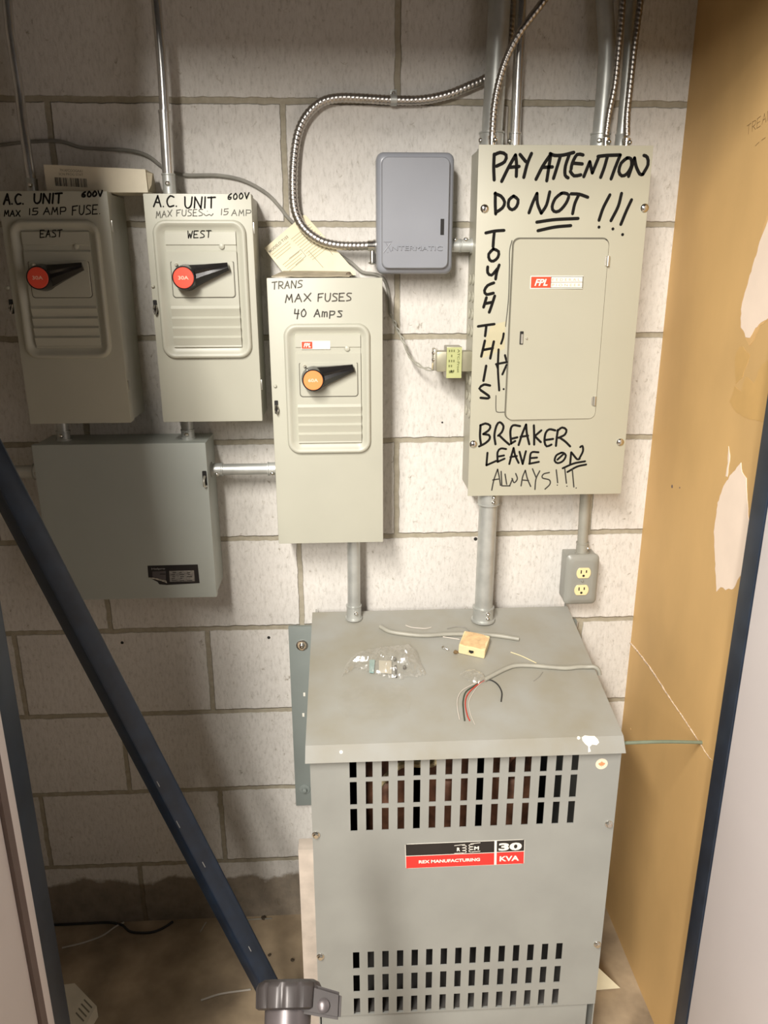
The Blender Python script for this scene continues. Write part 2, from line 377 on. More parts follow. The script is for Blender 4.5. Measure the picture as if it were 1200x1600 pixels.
struct('leaf_groove', B(-.63, ex_(66, -.69), -.69, -.675, .012, 1.84), TRIMB, d2)
struct('leaf_panel', B(-.645, ex_(59, -.692), -1.30, -.69, .012, 1.84, bev=.002), PINK, d2)

# torn places, crack and pencil marks on the mustard wall
def on_wall(pts, X=.515): return [atx(px, py, X) for px, py in pts]
def patch(pts, m, lift, name):
    P = on_wall(pts); bm = bmesh.new(); nn = len(P); dense = []
    for i in range(nn):
        a, b = P[i], P[(i+1) % nn]; k = max(2, int((b-a).length/.006))
        for j in range(k):
            q = a.lerp(b, j/k); dense.append(q+Vector((0, random.uniform(-.0012, .0012), random.uniform(-.0016, .0016))))
    loops(bm, [[q+Vector((.002, 0, 0)) for q in dense], [q+Vector((-lift, 0, 0)) for q in dense]], False, True)
    return obj(name, bm, m, WALLR)
def clip_edge(y): return 1199
patch([(1215, 296), (1196, 345), (1182, 395), (1167, 445), (1158, 475), (1157, 512), (1166, 530), (1170, 540), (1176, 534), (1186, 512), (1200, 500), (1222, 480), (1240, 380)], PATCHE, .0004, 'torn_edge')
patch([(1210, 322), (1194, 360), (1180, 405), (1167, 450), (1159, 478), (1158, 510), (1166, 526), (1172, 528), (1180, 514), (1190, 505), (1203, 494), (1225, 470), (1238, 380)], PATCH, .0008, 'torn_patch')
patch([(1158, 722), (1146, 738), (1133, 755), (1122, 785), (1116, 830), (1118, 875), (1120, 925), (1126, 916), (1134, 921), (1146, 920), (1158, 898), (1166, 860), (1171, 828), (1168, 780), (1166, 748), (1160, 738)], PATCH, .0008, 'torn_patch')
patch([(1139, 698), (1137, 728), (1134, 745), (1137, 744), (1141, 712)], PATCH, .0006, 'torn_patch')
bm = bmesh.new(); tube(bm, on_wall([(985, 1004), (1000, 1022), (1020, 1049), (1043, 1085), (1062, 1113), (1080, 1140), (1095, 1163), (1103, 1176), (1112, 1188)]), .0022, n=6, step=.006, rend=.0009)
for v in bm.verts: v.co += Vector((0, random.uniform(-.0012, .0012), random.uniform(-.0012, .0012)))
obj('plaster_crack', bm, CRACK, WALLR)
pencil = line_strokes('TREAN', 1166, 212, 1206, 184, 15) + [[(1180, 228), (1186, 222)], [(1190, 219), (1196, 215)]]
ink('pencil_scribble', pencil, lambda a, b: atx(a, b, .5147), .0008, mat('pencil', (.22, .13, .05), .7), WALLR, Vector((-1, 0, 0)))
STAIN = mat('glue_stain', (.585, .365, .13), .5, var=.06, scale=20)
patch([(1140, 628), (1148, 604), (1158, 612), (1165, 588), (1178, 600), (1190, 570), (1215, 556), (1215, 652), (1190, 660), (1165, 652), (1150, 644)], STAIN, .0003, 'glue_stain')
patch([(1148, 560), (1156, 540), (1164, 546), (1172, 556), (1160, 590), (1150, 600)], STAIN, .0003, 'glue_stain')
for (a, b, r) in ((191, 1004, .0035), (420, 996, .0035), (743, 842, .004), (691, 660, .002)):
    bm = bmesh.new(); lathe(bm, at(a, b, .0005), (0, -1, 0), [(0, r), (.0012, r*.9)], 12); obj('nail_hole', bm, DARK, WALLB)
for (a, b, r) in ((1051, 760, .004), (986, 1139, .003), (1063, 762, .002)):
    bm = bmesh.new(); lathe(bm, atx(a, b, .516), (-1, 0, 0), [(0, r), (.0014, r*.8)], 9); obj('wall_nick', bm, PATCHE if a < 1000 else TRIMB, WALLR)

# ================================================================== SAFETY SWITCHES
def place(name, p, d, prof, m, parent, n=18):
    bm = bmesh.new(); lathe(bm, p, d, prof, n); return obj(name, bm, m, parent)
def safety_switch(x0, x1, z0, z1, rim, label, capm, captext, latch_px, rivet_px, hinge=True):
    YF = -.11; cx = (x0+x1)/2
    t = thing('safety_switch', (cx, 0, z0), label, 'electrical switch', 'fused safety switches on the wall')
    obj('enclosure', B(x0+.002, x1-.002, YF+.012, 0, z0+.002, z1-.002, bev=.0015), PAINT, t)
    cov = obj('cover', B(x0, x1, YF, YF+.028, z0, z1, bev=.002), PAINT, t)
    rx0, rx1, rz0, rz1 = rim; w, h = rx1-rx0, rz1-rz0; rcx, rcz = (rx0+rx1)/2, (rz0+rz1)/2
    prof = [(0, -.001), (.0004, .0030), (.002, .0064), (.0045, .0078), (.007, .0070), (.010, .0046), (.015, .0014), (.019, .0006), (.026, .0005)]
    bm = bmesh.new(); loops(bm, [[(x, YF-d, z) for x, z in rrect(rcx, rcz, w-2*i, h-2*i, max(.022-i*.75, .004), 8)] for i, d in prof], False, True)
    obj('embossed_frame', bm, PAINT, t, 50)
    ix0, ix1, iz0, iz1 = rx0+w*.135, rx1-w*.115, rz0+h*.08, rz1-h*.075; H = iz1-iz0
    # ribbed inner panel: profile (fraction of height from top, depth)
    pf = [(0, .0006), (.012, .0040), (.115, .0044), (.122, .0026), (.160, .0024), (.175, .0052), (.255, .0048), (.63, .0046)]
    for k in range(4):
        f = .64+.085*k; pf += [(f+.014, .0072), (f+.060, .0046), (f+.082, .0036)]
    pf += [(.988, .0040), (1, .001)]
    bm = bmesh.new(); pts = [(f, d) for f, d in pf] + [(1, -.0005), (0, -.0005)]
    prism(bm, pts, lambda f, d, tt: (ix0+(ix1-ix0)*tt, YF-d-.0006, iz1-f*H))
    inner = obj('ribbed_panel', bm, PAINT, t, 20)
    fx = lambda f: rx0+w*f
    fz = lambda f: rz1-h*f
    hx0, hx1, hz0, hz1 = fx(.175), fx(.845), fz(.545), fz(.285); Yp = YF-.0052
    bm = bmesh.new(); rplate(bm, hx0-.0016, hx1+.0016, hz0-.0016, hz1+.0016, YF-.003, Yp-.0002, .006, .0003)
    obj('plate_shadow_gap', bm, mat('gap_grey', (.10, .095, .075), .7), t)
    bm = bmesh.new(); rplate(bm, hx0, hx1, hz0, hz1, YF-.003, Yp-.0016, .005, .0008); pl = obj('handle_plate', bm, PAINT, t)
    Yq = Yp-.0016
    screw((fx(.235), Yq, fz(.315)), (0, -1, 0), .0032, t, HINGE, 'plate_screw')
    # rotary handle
    hub = Vector((fx(.335), Yq, fz(.405))); tip = Vector((fx(.80), Yq, fz(.325))); u = (tip-hub).normalized(); v = NFRONT.cross(u).normalized()
    bm = bmesh.new(); lathe(bm, hub, (0, -1, 0), [(0, .0215), (.004, .0218), (.018, .0205), (.026, .0192), (.0285, .0188)], 32)
    L_ = (tip-hub).length
    secs = []
    for f, wb, wt, zb, zt in ((.08, .020, .013, .001, .026), (.45, .014, .0085, .004, .022), (.85, .0085, .005, .007, .0165), (1.0, .0065, .003, .008, .0145)):
        c = hub+u*(L_*f); o_ = NFRONT
        secs.append([c+v*wb+o_*zb, c+v*wb*.95+o_*(zb+(zt-zb)*.45), c+v*wt*.55+o_*zt, c+v*wt*.1+o_*(zt-.004*(1-f)), c-v*wt*.55+o_*zt, c-v*wb*.95+o_*(zb+(zt-zb)*.45), c-v*wb+o_*zb])
    loops(bm, secs, True, True)
    hd = obj('handle', bm, BLACK, t, 25)
    bm = bmesh.new(); lathe(bm, hub+NFRONT*.028, (0, -1, 0), [(0, .0168), (.0012, .0168), (.0018, .0162)], 32); obj('rating_cap', bm, capm, hd)
    c0 = hub+NFRONT*.0299
    text(captext, c0+Vector((-.0085, 0, -.0026)), c0+Vector((.0085, 0, -.0026)), .0056, mat('cap_print', (.95, .55, .42), .5), hd, 'rating_text', bold=.015)
    # dimple, latch, rivet, hinges
    place('dimple', (fx(.73), YF-.0042, fz(.185)), (0, -1, 0), [(0, .0048), (.002, .0042), (.003, .002)], PAINT, t)
    lp = at(*latch_px, YF)
    bm = bmesh.new(); rplate(bm, lp.x-.0034, lp.x+.0034, lp.z-.011, lp.z+.013, YF+.001, YF-.0006, .0015, .0002); lat = obj('latch_slot', bm, DARK, t)
    bm = bmesh.new(); tube(bm, [(lp.x-.001, YF, lp.z+.004), (lp.x-.002, YF-.006, lp.z-.002), (lp.x+.0005, YF-.0075, lp.z-.010), (lp.x+.003, YF-.006, lp.z-.003), (lp.x+.002, YF, lp.z+.004)], .0014, n=8, step=.002)
    obj('latch_ring', bm, CHROME, t)
    rp_ = at(*rivet_px, YF); place('rivet', (rp_.x, YF, rp_.z), (0, -1, 0), [(-.001, .003), (.0025, .003), (.004, .0018)], PAINT, t)
    if hinge:
        for f in (.86, .17):
            zz = z0+(z1-z0)*f; obj('hinge_pin', B(x1-.001, x1+.0022, YF+.004, YF+.0075, zz-.009, zz+.009, bev=.0006), HINGE, t)
    return t, cov, inner, (rx0, rx1, rz0, rz1)
def rimbox(a, b, c, d, Y=-.114):
    p, q = at(a, b, Y), at(c, d, Y); return (p.x, q.x, q.z, p.z)
YI = -.1103
# left switch, EAST
sA, cA, iA, rA = safety_switch(-.6600, -.4835, 1.2270, 1.6105, rimbox(11, 343, 176, 560), 'safety switch in shadow at far left with red 30A handle cap, marked EAST', RED, '30A', (18, 480), (13, 450))
hw = lambda strokes, t, m=INK, w=.0022, Y=YI: ink('handwriting', strokes, lambda a, b: at(a, b, Y), w, m, t)
hw(line_strokes('A.C.', 5, 319, 39, 319, 16)+line_strokes('UNIT', 52, 318, 99, 317, 15), sA, w=.0030)
hw(line_strokes('600V', 127, 308, 161, 306, 8), sA, w=.0028)
hw(line_strokes('MAX', 6, 338, 33, 338, 9)+line_strokes('15', 44, 336, 62, 335, 10)+line_strokes('AMP', 67, 335, 105, 335, 11)+line_strokes('FUSE.', 112, 336, 158, 334, 14), sA, w=.0018)
hw(line_strokes('EAST', 62, 371, 98, 370, 11), sA, INK, .0017, -.1153)
# middle switch, WEST
sB, cB, iB, rB = safety_switch(-.4265, -.2495, 1.2275, 1.6070, rimbox(236, 343, 395, 560), 'well lit safety switch with red 30A handle cap, marked WEST', RED, '30A', (243, 481), (239, 447))
hw(line_strokes('A.C.', 239, 323, 279, 323, 17)+line_strokes('UNIT', 287, 325, 338, 325, 17), sB, w=.0026)
hw(line_strokes('600V', 355, 312, 390, 310, 9), sB, w=.0022)
hw(line_strokes('MAX', 243, 341, 270, 338, 10)+line_strokes('FUSES', 275, 338, 318, 337, 10)+[[(318, 334), (322, 337), (327, 335), (330, 337), (333, 334)], [(324, 330)]]+line_strokes('15', 344, 336, 359, 335, 9)+line_strokes('AMP', 361, 337, 394, 337, 9), sB, INKF, .0014)
hw(line_strokes('WEST', 292, 372, 331, 371, 11), sB, INK, .0016, -.1153)
# lower switch, TRANS
sC, cC, iC, rC = safety_switch(-.2310, -.0325, .9920, 1.4740, rimbox(442, 506, 580, 708), 'tall safety switch with orange 60A handle cap, marked TRANS MAX FUSES 40 Amps', ORANGE, '60A', (432, 637), (430, 603), False)
hw(line_strokes('TRANS', 424, 452, 474, 449, 11), sC, INKF, .0020)
hw(line_strokes('MAX', 445, 473, 488, 470, 12)+line_strokes('FUSES', 496, 471, 551, 470, 12), sC, mat('marker_brown', (.05, .04, .025), .5), .0022)
BR_ = mat('marker_brown_dark', (.03, .025, .016), .5); hw(line_strokes('40', 459, 495, 480, 495, 12), sC, BR_, .0022); hw(line_strokes('Amps', 490, 495, 537, 495, 11), sC, BR_, .0022)
# maker's label on the lower switch
def fpl_label(ax, ay, bx, by, Y, parent, grid):
    """white label with a red block at its left, corners in px"""
    p, q = at(ax, ay, Y), at(bx, by, Y); x0, x1, z0, z1 = p.x, q.x, q.z, p.z; w, h = x1-x0, z1-z0
    lab = obj('maker_label', B(x0, x1, Y-.0003, Y+.001, z0, z1), WHITE, parent)
    xr = x0+w*.385; obj('red_block', B(x0+w*.015, xr, Y-.0006, Y, z0+h*.07, z1-h*.07), LORANGE, lab)
    text('FPL', (x0+w*.08, Y-.0006, z0+h*.25), (x0+w*.33, Y-.0006, z0+h*.25), h*.5, WHITE, lab, 'label_text', bold=.03, font_shear=.3)
    if grid:
        bm = bmesh.new()
        for (a, b, c, d) in ((xr, x1, z1-h*.10, z1-h*.06), (xr, x1, z0+h*.06, z0+h*.10), (xr, x1, z0+h*.48, z0+h*.52), (xr, xr+w*.012, z0+h*.06, z1-h*.06), (x1-w*.012, x1, z0+h*.06, z1-h*.06)): box(bm, a, b, Y-.0005, Y, c, d)
        obj('label_lines', bm, PRINT, lab)
        pr = mat('label_print_pale', (.42, .36, .22), .6)
        text('F E D E R A L', (xr+w*.03, Y-.0003, z0+h*.60), (x1-w*.06, Y-.0003, z0+h*.60), h*.2, pr, lab, 'label_text')
        text('P I O N E E R', (xr+w*.03, Y-.0003, z0+h*.18), (x1-w*.04, Y-.0003, z0+h*.18), h*.2, pr, lab, 'label_text')
    return lab
fpl_label(470.5, 533, 516, 545.5, -.1151, sC, False)

# ================================================================== JUNCTION BOX under the two switches
jx0, jx1, jz0, jz1 = -.668, -.356, .881, 1.187
jb = thing('junction_box', ((jx0+jx1)/2, 0, jz0), 'square blue grey box below the two left switches, small black label at its corner', 'electrical box')
obj('enclosure', B(jx0+.002, jx1-.002, -.09, 0, jz0+.002, jz1-.002, bev=.002), PAINT2, jb)
obj('cover', B(jx0, jx1, -.10, -.084, jz0, jz1, bev=.003), PAINT2, jb)
lp = at(320, 748, -.10)
bm = bmesh.new(); rplate(bm, lp.x-.004, lp.x+.004, lp.z-.016, lp.z+.015, -.099, -.1006, .002, .0003); obj('latch_slot', bm, DARK, jb)
bm = bmesh.new(); tube(bm, [(lp.x, -.10, lp.z+.005), (lp.x-.001, -.107, lp.z-.002), (lp.x, -.108, lp.z-.012), (lp.x+.002, -.101, lp.z-.014)], .0022, n=8, step=.002); obj('latch_tab', bm, HINGE, jb)
Y = -.1002
def quad(pts, Y, dy=.0006):
    bm = bmesh.new(); P_ = [at(a, b, Y) for a, b in pts]
    return loops(bm, [[p+Vector((0, .0008, 0)) for p in P_], [p-Vector((0, dy, 0)) for p in P_]], False, True)
lab = obj('data_label', quad([(230.5, 884), (309, 882), (312, 911), (261, 914), (249, 913), (246, 909), (232, 902)], Y, .0003), LBLACK, jb)
obj('foil_panel', quad([(264.5, 892), (303, 891), (304.5, 908), (265.5, 909)], Y, .0006), mat('foil', (.50, .48, .44), .25, .7, var=.3, scale=150), lab)
obj('grey_field', quad([(238, 893), (259, 892), (259.5, 906), (250, 905), (238.5, 901)], Y, .0006), mat('label_dark_grey', (.09, .08, .08), .5), lab)
obj('black_bars', quad([(250, 896), (259, 896), (259, 897.5), (250, 897.5)], Y, .0008), LBLACK, lab)
obj('torn_edge', quad([(233, 902), (240, 902.5), (252, 905), (260, 907), (261, 911), (252, 907.5), (243, 905), (234, 903.5)], Y, .0009), mat('torn_foil', (.55, .52, .45), .3, .5, var=.5, scale=300), lab)
bm = bmesh.new()
for i in range(5):
    for j in range(3):
        if random.random() < .8:
            a = at(268+j*12+random.uniform(0, 2), 894+i*3.1, Y); b = at(268+j*12+random.uniform(4, 9), 895+i*3.1, Y); box(bm, a.x, b.x, Y-.0008, Y-.0005, b.z, a.z)
obj('fine_print', bm, LBLACK, lab)
a, b = at(237, 890, Y), at(258, 889.5, Y); text('Helpro', a, b, .0035, mat('label_grey_print', (.30, .29, .28), .5), lab, 'label_text', lift=.0006, bold=.02)

# ================================================================== BREAKER PANEL
px0, px1, pz0, pz1 = .1285, .4235, 1.0775, 1.6845; PY = -.10
bp = thing('breaker_panel', ((px0+px1)/2, 0, pz0), 'large grey breaker panel covered in black marker warnings', 'breaker panel')
obj('enclosure', B(px0+.004, px1-.004, -.096, 0, pz0+.006, pz1-.003, bev=.0015), PANEL, bp)
obj('cover', B(px0, px1, PY, PY+.0025, pz0, pz1, bev=.0008), PANEL, bp)
# door, standing a few millimetres proud on its latch side
c = [at(803, 374, PY), at(952, 378, PY), at(928, 653, PY), at(789, 655, PY)]
bm = bmesh.new()
bx0 = [c[0].x, c[3].x]; dz1, dz0 = c[0].z, c[3].z; dx0, dx1 = (c[0].x+c[3].x)/2, (c[1].x+c[2].x)/2
R = rrect((dx0+dx1)/2, (dz0+dz1)/2, dx1-dx0, dz1-dz0, .011)
def proud(x): return .0022+.0042*(1-(x-dx0)/(dx1-dx0))
loops(bm, [[(x, PY+.0005, z) for x, z in R], [(x, PY-proud(x)+.0007, z) for x, z in R], [(dx0+(x-dx0)*.994+.0007, PY-proud(x), z) for x, z in R]], True, True)
door = obj('door', bm, PANEL, bp)
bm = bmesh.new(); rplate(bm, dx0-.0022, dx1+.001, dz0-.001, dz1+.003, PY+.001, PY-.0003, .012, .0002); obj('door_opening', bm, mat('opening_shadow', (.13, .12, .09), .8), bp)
YD = PY-.0066
lp = at(815, 528, YD); bm = bmesh.new(); rplate(bm, lp.x-.0032, lp.x+.0032, lp.z-.0115, lp.z+.0115, PY-.002, YD-.0004, .001, .0003); latch = obj('latch_slot', bm, DARK, door)
bm = bmesh.new(); rplate(bm, lp.x-.0016, lp.x+.0026, lp.z-.010, lp.z+.007, PY-.002, YD-.0012, .0008, .0005); obj('latch_tongue', bm, HINGE, door)
kp = at(823, 529, YD); place('key_dot', kp, (0, -1, 0), [(-.002, .002), (.001, .0018), (.0016, .001)], HINGE, door)
for a in ((948.5, 408), (927.5, 626)):
    q = at(*a, PY); bm = bmesh.new(); cyl(bm, (q.x+.0005, PY-.0028, q.z-.0085), (q.x+.0005, PY-.0028, q.z+.0085), .0034, n=14); box(bm, q.x-.005, q.x-.001, PY-.003, PY, q.z-.0075, q.z+.0075); obj('hinge', bm, HINGE, bp)
fpl_label(829, 431, 910, 451, PY-.0056, door, True)
for a in ((757, 326), (1007, 325), (739.5, 694), (969, 691)):
    screw(at(*a, PY), (0, -1, 0), .0072, bp, name='cover_screw')
big = lambda ox, oy, s: (lambda a, b: at(ox+a*s, oy+b*s, PY-.0003))
S1 = [[(95,90),(92,180),(95,262)], [(95,95),(135,78),(175,95),(165,140),(110,170)], [(145,272),(190,180),(238,95)], [(238,95),(245,160),(243,238)], [(195,178),(262,172)],
 [(268,92),(305,138)], [(345,85),(318,150),(293,245)], [(375,258),(420,170),(475,88)], [(475,88),(462,170),(447,268)], [(415,178),(485,175)],
 [(470,86),(500,98),(560,95),(628,78)], [(540,98),(515,180),(492,252)], [(597,95),(572,170),(570,230),(590,248)], [(690,95),(650,92),(618,150),(610,190)], [(625,150),(685,155)], [(605,205),(630,235),(675,228)],
 [(695,240),(735,140)], [(735,140),(752,215)], [(752,215),(795,110)], [(790,105),(850,98),(940,95)], [(852,110),(832,180),(808,245)], [(938,98),(905,180),(878,255)],
 [(985,115),(945,150),(930,205),(950,235),(985,220),(1015,165),(1010,120),(985,115)], [(1035,115),(1015,180),(995,238)], [(1035,115),(1045,170),(1070,222),(1090,225)], [(1090,225),(1125,160),(1120,110),(1098,98)]]
S2 = [[(103,350),(102,420),(105,490)], [(100,355),(140,370),(165,410),(150,450),(108,478)], [(225,370),(195,395),(190,440),(215,462),(245,440),(255,395),(225,370)],
 [(328,482),(355,410),(382,352)], [(382,352),(385,420),(410,485)], [(410,485),(445,430),(467,342)], [(545,352),(505,385),(483,440),(495,472),(530,470),(575,420),(595,365),(565,350),(545,352)],
 [(610,355),(665,358),(722,378)], [(660,365),(635,420),(620,488)], [(380,545),(500,528),(657,520)], [(388,602),(500,578),(608,568)],
 [(870,362),(825,450),(797,532)], [(797,578)], [(948,352),(925,440),(877,535)], [(890,590)], [(1015,395),(980,470),(943,560)], [(955,628)]]
ink('handwriting', S1, big(750, 220, .23333), .0056, INK, bp); ink('handwriting', S2, big(750, 220, .23333), .0054, INK, bp)
S3 = [[(145,120),(215,105),(288,100)], [(212,110),(205,180),(202,228)], [(205,245),(168,285),(175,330),(205,340),(240,310),(245,265),(205,245)], [(160,385),(160,430),(190,450),(235,400)], [(250,370),(230,430),(222,480)],
 [(208,510),(160,530),(135,570),(150,600),(205,590)], [(150,625),(128,700)], [(140,672),(200,660)], [(215,612),(190,690),(172,740)]]
S4 = [[(85,850),(150,840),(212,832)], [(150,840),(140,925)], [(138,962),(110,1085)], [(120,1035),(200,1020)], [(208,968),(180,1100)], [(148,1158),(127,1275)],
 [(178,1312),(130,1305),(95,1335),(130,1365),(170,1395),(165,1412),(105,1408)]]
ink('handwriting', S3, big(730, 340, .2), .0052, INK, bp); ink('handwriting', S4, big(730, 340, .2), .0046, INK, bp)
S5 = [[(125,85),(120,190),(130,270)], [(122,90),(170,70),(215,90),(205,130),(150,170)], [(150,170),(205,180),(210,215),(170,255),(112,285)], [(265,265),(255,180),(275,90),(305,58),(340,95),(325,150),(290,185)], [(300,180),(345,225),(395,268)],
 [(495,95),(430,88),(405,140),(412,260)], [(412,215),(470,200)], [(412,258),(450,235)], [(482,272),(515,170),(552,80)], [(552,80),(560,170),(582,265)], [(500,195),(570,185)],
 [(625,88),(628,180),(628,268)], [(695,135),(632,190)], [(640,195),(690,245)], [(825,135),(770,125),(735,160),(725,240),(745,285),(790,268)], [(735,225),(805,215)],
 [(850,130),(840,200),(832,280)], [(845,140),(890,108),(930,130),(915,175),(855,205)], [(870,205),(920,240),(965,285)]]
S6 = [[(190,345),(180,462)], [(180,462),(275,420)], [(365,310),(315,305),(285,340),(285,430)], [(290,380),(345,370)], [(285,430),(350,400)], [(395,450),(415,370),(435,300)], [(435,300),(450,370),(482,440)], [(405,385),(465,375)],
 [(490,335),(520,450)], [(520,450),(550,330)], [(668,340),(600,345),(585,440)], [(590,395),(655,390)], [(582,448),(672,430)], [(880,345),(835,370),(820,420),(850,442),(900,420),(925,370),(900,345),(880,345)], [(905,355),(845,410)],
 [(975,340),(965,450)], [(980,345),(1030,405),(1055,400)], [(1050,400),(1085,330),(1080,280),(1060,292)], [(895,490),(1000,445),(1105,425)], [(940,525),(1030,475),(1115,455)]]
S7 = [[(230,695),(250,600),(285,500)], [(285,500),(300,570),(312,650)], [(240,600),(300,590)], [(318,520),(325,655)], [(330,655),(400,655)], [(355,545),(370,640)], [(400,650),(425,590)], [(420,585),(440,625),(470,590),(455,540)],
 [(505,655),(520,570),(545,510)], [(545,510),(565,590),(595,660)], [(515,600),(575,605)], [(612,495),(645,575)], [(680,515),(645,590),(635,688)], [(770,530),(715,545),(705,580),(770,600),(775,640),(730,685)],
 [(835,505),(848,625)], [(845,648)], [(915,495),(930,630)], [(935,658)], [(985,500),(1000,665)], [(1022,675)]]
o7 = big(730, 650, .166667)
ink('handwriting', S5, o7, .0043, INK, bp); ink('handwriting', S6, o7, .0040, INK, bp); ink('handwriting', S7, o7, .0026, mat('marker_thin', (.035, .032, .025), .5), bp)
S8 = [[(285,905),(280,940),(265,985)], [(245,1030),(240,1180),(250,1350)], [(225,1145),(305,1130)], [(230,1150),(240,1180)], [(295,1075),(310,1130)], [(308,1150),(275,1225)], [(285,1340)]]
ink('marker_and_gap_line', S8, big(730, 340, .2), .0040, INK, bp)
for st_ in ([(225,1390),(225,1500),(240,1520),(290,1520)], [(350,180),(332,260),(330,400),(322,640),(300,850)]): ink('marker_and_gap_line', [st_], big(730, 340, .2), .0018, INKF, bp)  # second stroke draws the shade in the gap along the door's left edge
for (a, b) in ((809, 822), (824, 828), (842, 846), (850, 857), (858, 864), (906, 910), (913, 918), (919, 924), (934, 937), (941, 943), (945, 948)):
    p, q = at(a, 373.5, PY), at(b, 377.5, PY); obj('printed_mark', B(p.x, q.x, PY-.0009, PY, q.z-.001, p.z-.0006), LBLACK, bp)
bm = bmesh.new(); P_ = [at(a, b, PY) for a, b in ((768, 508), (790, 502), (789, 545), (753, 560), (752, 545))]; loops(bm, [[p+Vector((0, .0003, 0)) for p in P_], [p-Vector((0, .0001, 0)) for p in P_]], False, True)
obj('adhesive_tape', bm, mat('yellowed_tape', (.50, .46, .31), .25), bp)
# knockouts on the left side, in pairs
for k in range(9):
    zz = 1.47-.030*k
    for yy in (-.03, -.065):
        if k in (4, 5): continue
        bm = bmesh.new(); lathe(bm, (px0+.0035, yy, zz), (-1, 0, 0), [(0, .0095), (.0012, .009), (.0014, .006), (.0006, .005)], 14); obj('knockout', bm, PANEL, bp)

# ================================================================== GREY TIMER BOX
a, b = at(587, 235, -.085), at(706, 428, -.085)
tx0, tx1, tz0, tz1 = a.x+.001, b.x+.002, b.z, a.z
tb = thing('timer_box', ((tx0+tx1)/2, 0, tz0), 'grey rounded plastic timer box with embossed lettering, left of the big panel', 'timer box')
cx, cz, w, h = (tx0+tx1)/2, (tz0+tz1)/2, tx1-tx0, tz1-tz0
bm = bmesh.new(); loops(bm, [[(x, y, z) for x, z in rrect(cx, cz, w-2*i, h-2*i, max(.012-i*.3, .006), 8)] for i, y in ((.004, 0), (.003, -.05), (.004, -.0515))], True, True); obj('case', bm, TIMER, tb, 40)
prof = [(0, -.050), (0, -.066), (.0012, -.0715), (.0045, -.0755), (.0085, -.0765), (.0092, -.0835), (.0105, -.085)]
bm = bmesh.new(); loops(bm, [[(x, y, z) for x, z in rrect(cx, cz, w-2*i, h-2*i, max(.013-i*.2, .009), 8 if k < 5 else 8)] for k, (i, y) in enumerate(prof)], True, True); obj('lid', bm, TIMER, tb, 40)
p, q = at(688.5, 342, -.085), at(693.5, 367, -.085); obj('slot', B(p.x, q.x, -.0858, -.08, q.z, p.z), DARK, tb)
p, q = at(612, 391, -.085), at(691, 391.5, -.085)
EMB = TIMER
def raised(body, pa, pb, h, parent, name, m, depth, bold=0):
    o = text(body, pa, pb, h, m, parent, name, bold=bold, lift=0)
    bm = bmesh.new(); bm.from_mesh(o.data); g = bmesh.ops.extrude_face_region(bm, geom=bm.faces[:]); bmesh.ops.translate(bm, verts=[v for v in g['geom'] if isinstance(v, bmesh.types.BMVert)], vec=(0, -depth, 0)); bmesh.ops.recalc_face_normals(bm, faces=bm.faces); bm.to_mesh(o.data); bm.free()
    for p in o.data.polygons: p.use_smooth = False
    return o
raised('NTERMATIC', p+Vector((0, 0, 0)), q, .0075, tb, 'embossed_lettering', TIMER, .0018)
ba, bb = at(599, 376.5, -.0855), at(612, 376.5, -.0855)
bm = bmesh.new(); box(bm, ba.x, bb.x, -.0862, -.084, ba.z-.0016, ba.z+.0012); 
qa, qb, qc, qd = at(602, 378, -.0853), at(611, 393, -.0853), at(610, 380, -.0853), at(599, 395, -.0853)
tube(bm, [qa, qb], .0008, n=6); tube(bm, [qc, qd], .0008, n=6); lathe(bm, at(605.5, 394, -.085), (0, -1, 0), [(0, .0012), (.0008, .001)], 8)
obj('embossed_lettering', bm, TIMER, tb)

# ================================================================== SMALL CONTROL TRANSFORMER on the panel's side
ct = thing('control_transformer', (.10, -.05, 1.24), 'small control transformer with yellow green label, mounted on the left side of the large panel', 'transformer')
p, q = at(698, 542, -.088), at(721, 591, -.088)
core = obj('laminated_core', B(p.x, q.x, -.087, -.048, q.z, p.z, bev=.0015), LAMI, ct)
obj('label', B(p.x+.0004, q.x-.0004, -.0884, -.086, q.z+.0006, p.z-.0008), YGREEN, ct)
LP = mat('label_print_olive', (.14, .15, .05), .5)
text('ATC-Frost', (q.x-.0085, -.0885, p.z-.004), (q.x-.0085, -.0885, q.z+.010), .0042, LP, ct, 'label_text', bold=.02)
bm = bmesh.new()
for i in range(3):
    for j in range(5):
        if random.random() < .75: box(bm, p.x+.004+i*.0042, p.x+.0062+i*.0042, -.0889, -.0883, p.z-.009-j*.009, p.z-.005-j*.009)
box(bm, p.x+.005, p.x+.013, -.0889, -.0883, q.z+.0095, q.z+.0140)
obj('fine_print', bm, LP, ct)
c0, c1 = at(682, 549, -.08), at(697, 581, -.08)
obj('coil', B(c0.x, px0+.0045, -.083, -.052, c1.z, c0.z, bev=.004), COILG, ct)
obj('end_flange', B(c0.x-.005, c0.x+.001, -.080, -.050, c1.z+.002, c0.z+.004, bev=.002), LAMI, ct)
for zz in (c0.z-.003, c0.z-.015):
    bm = bmesh.new(); lathe(bm, (c0.x-.004, -.078, zz), (-1, -.3, 0), [(0, .003), (.003, .003), (.004, .002)], 10); obj('terminal', bm, CHROME, ct)

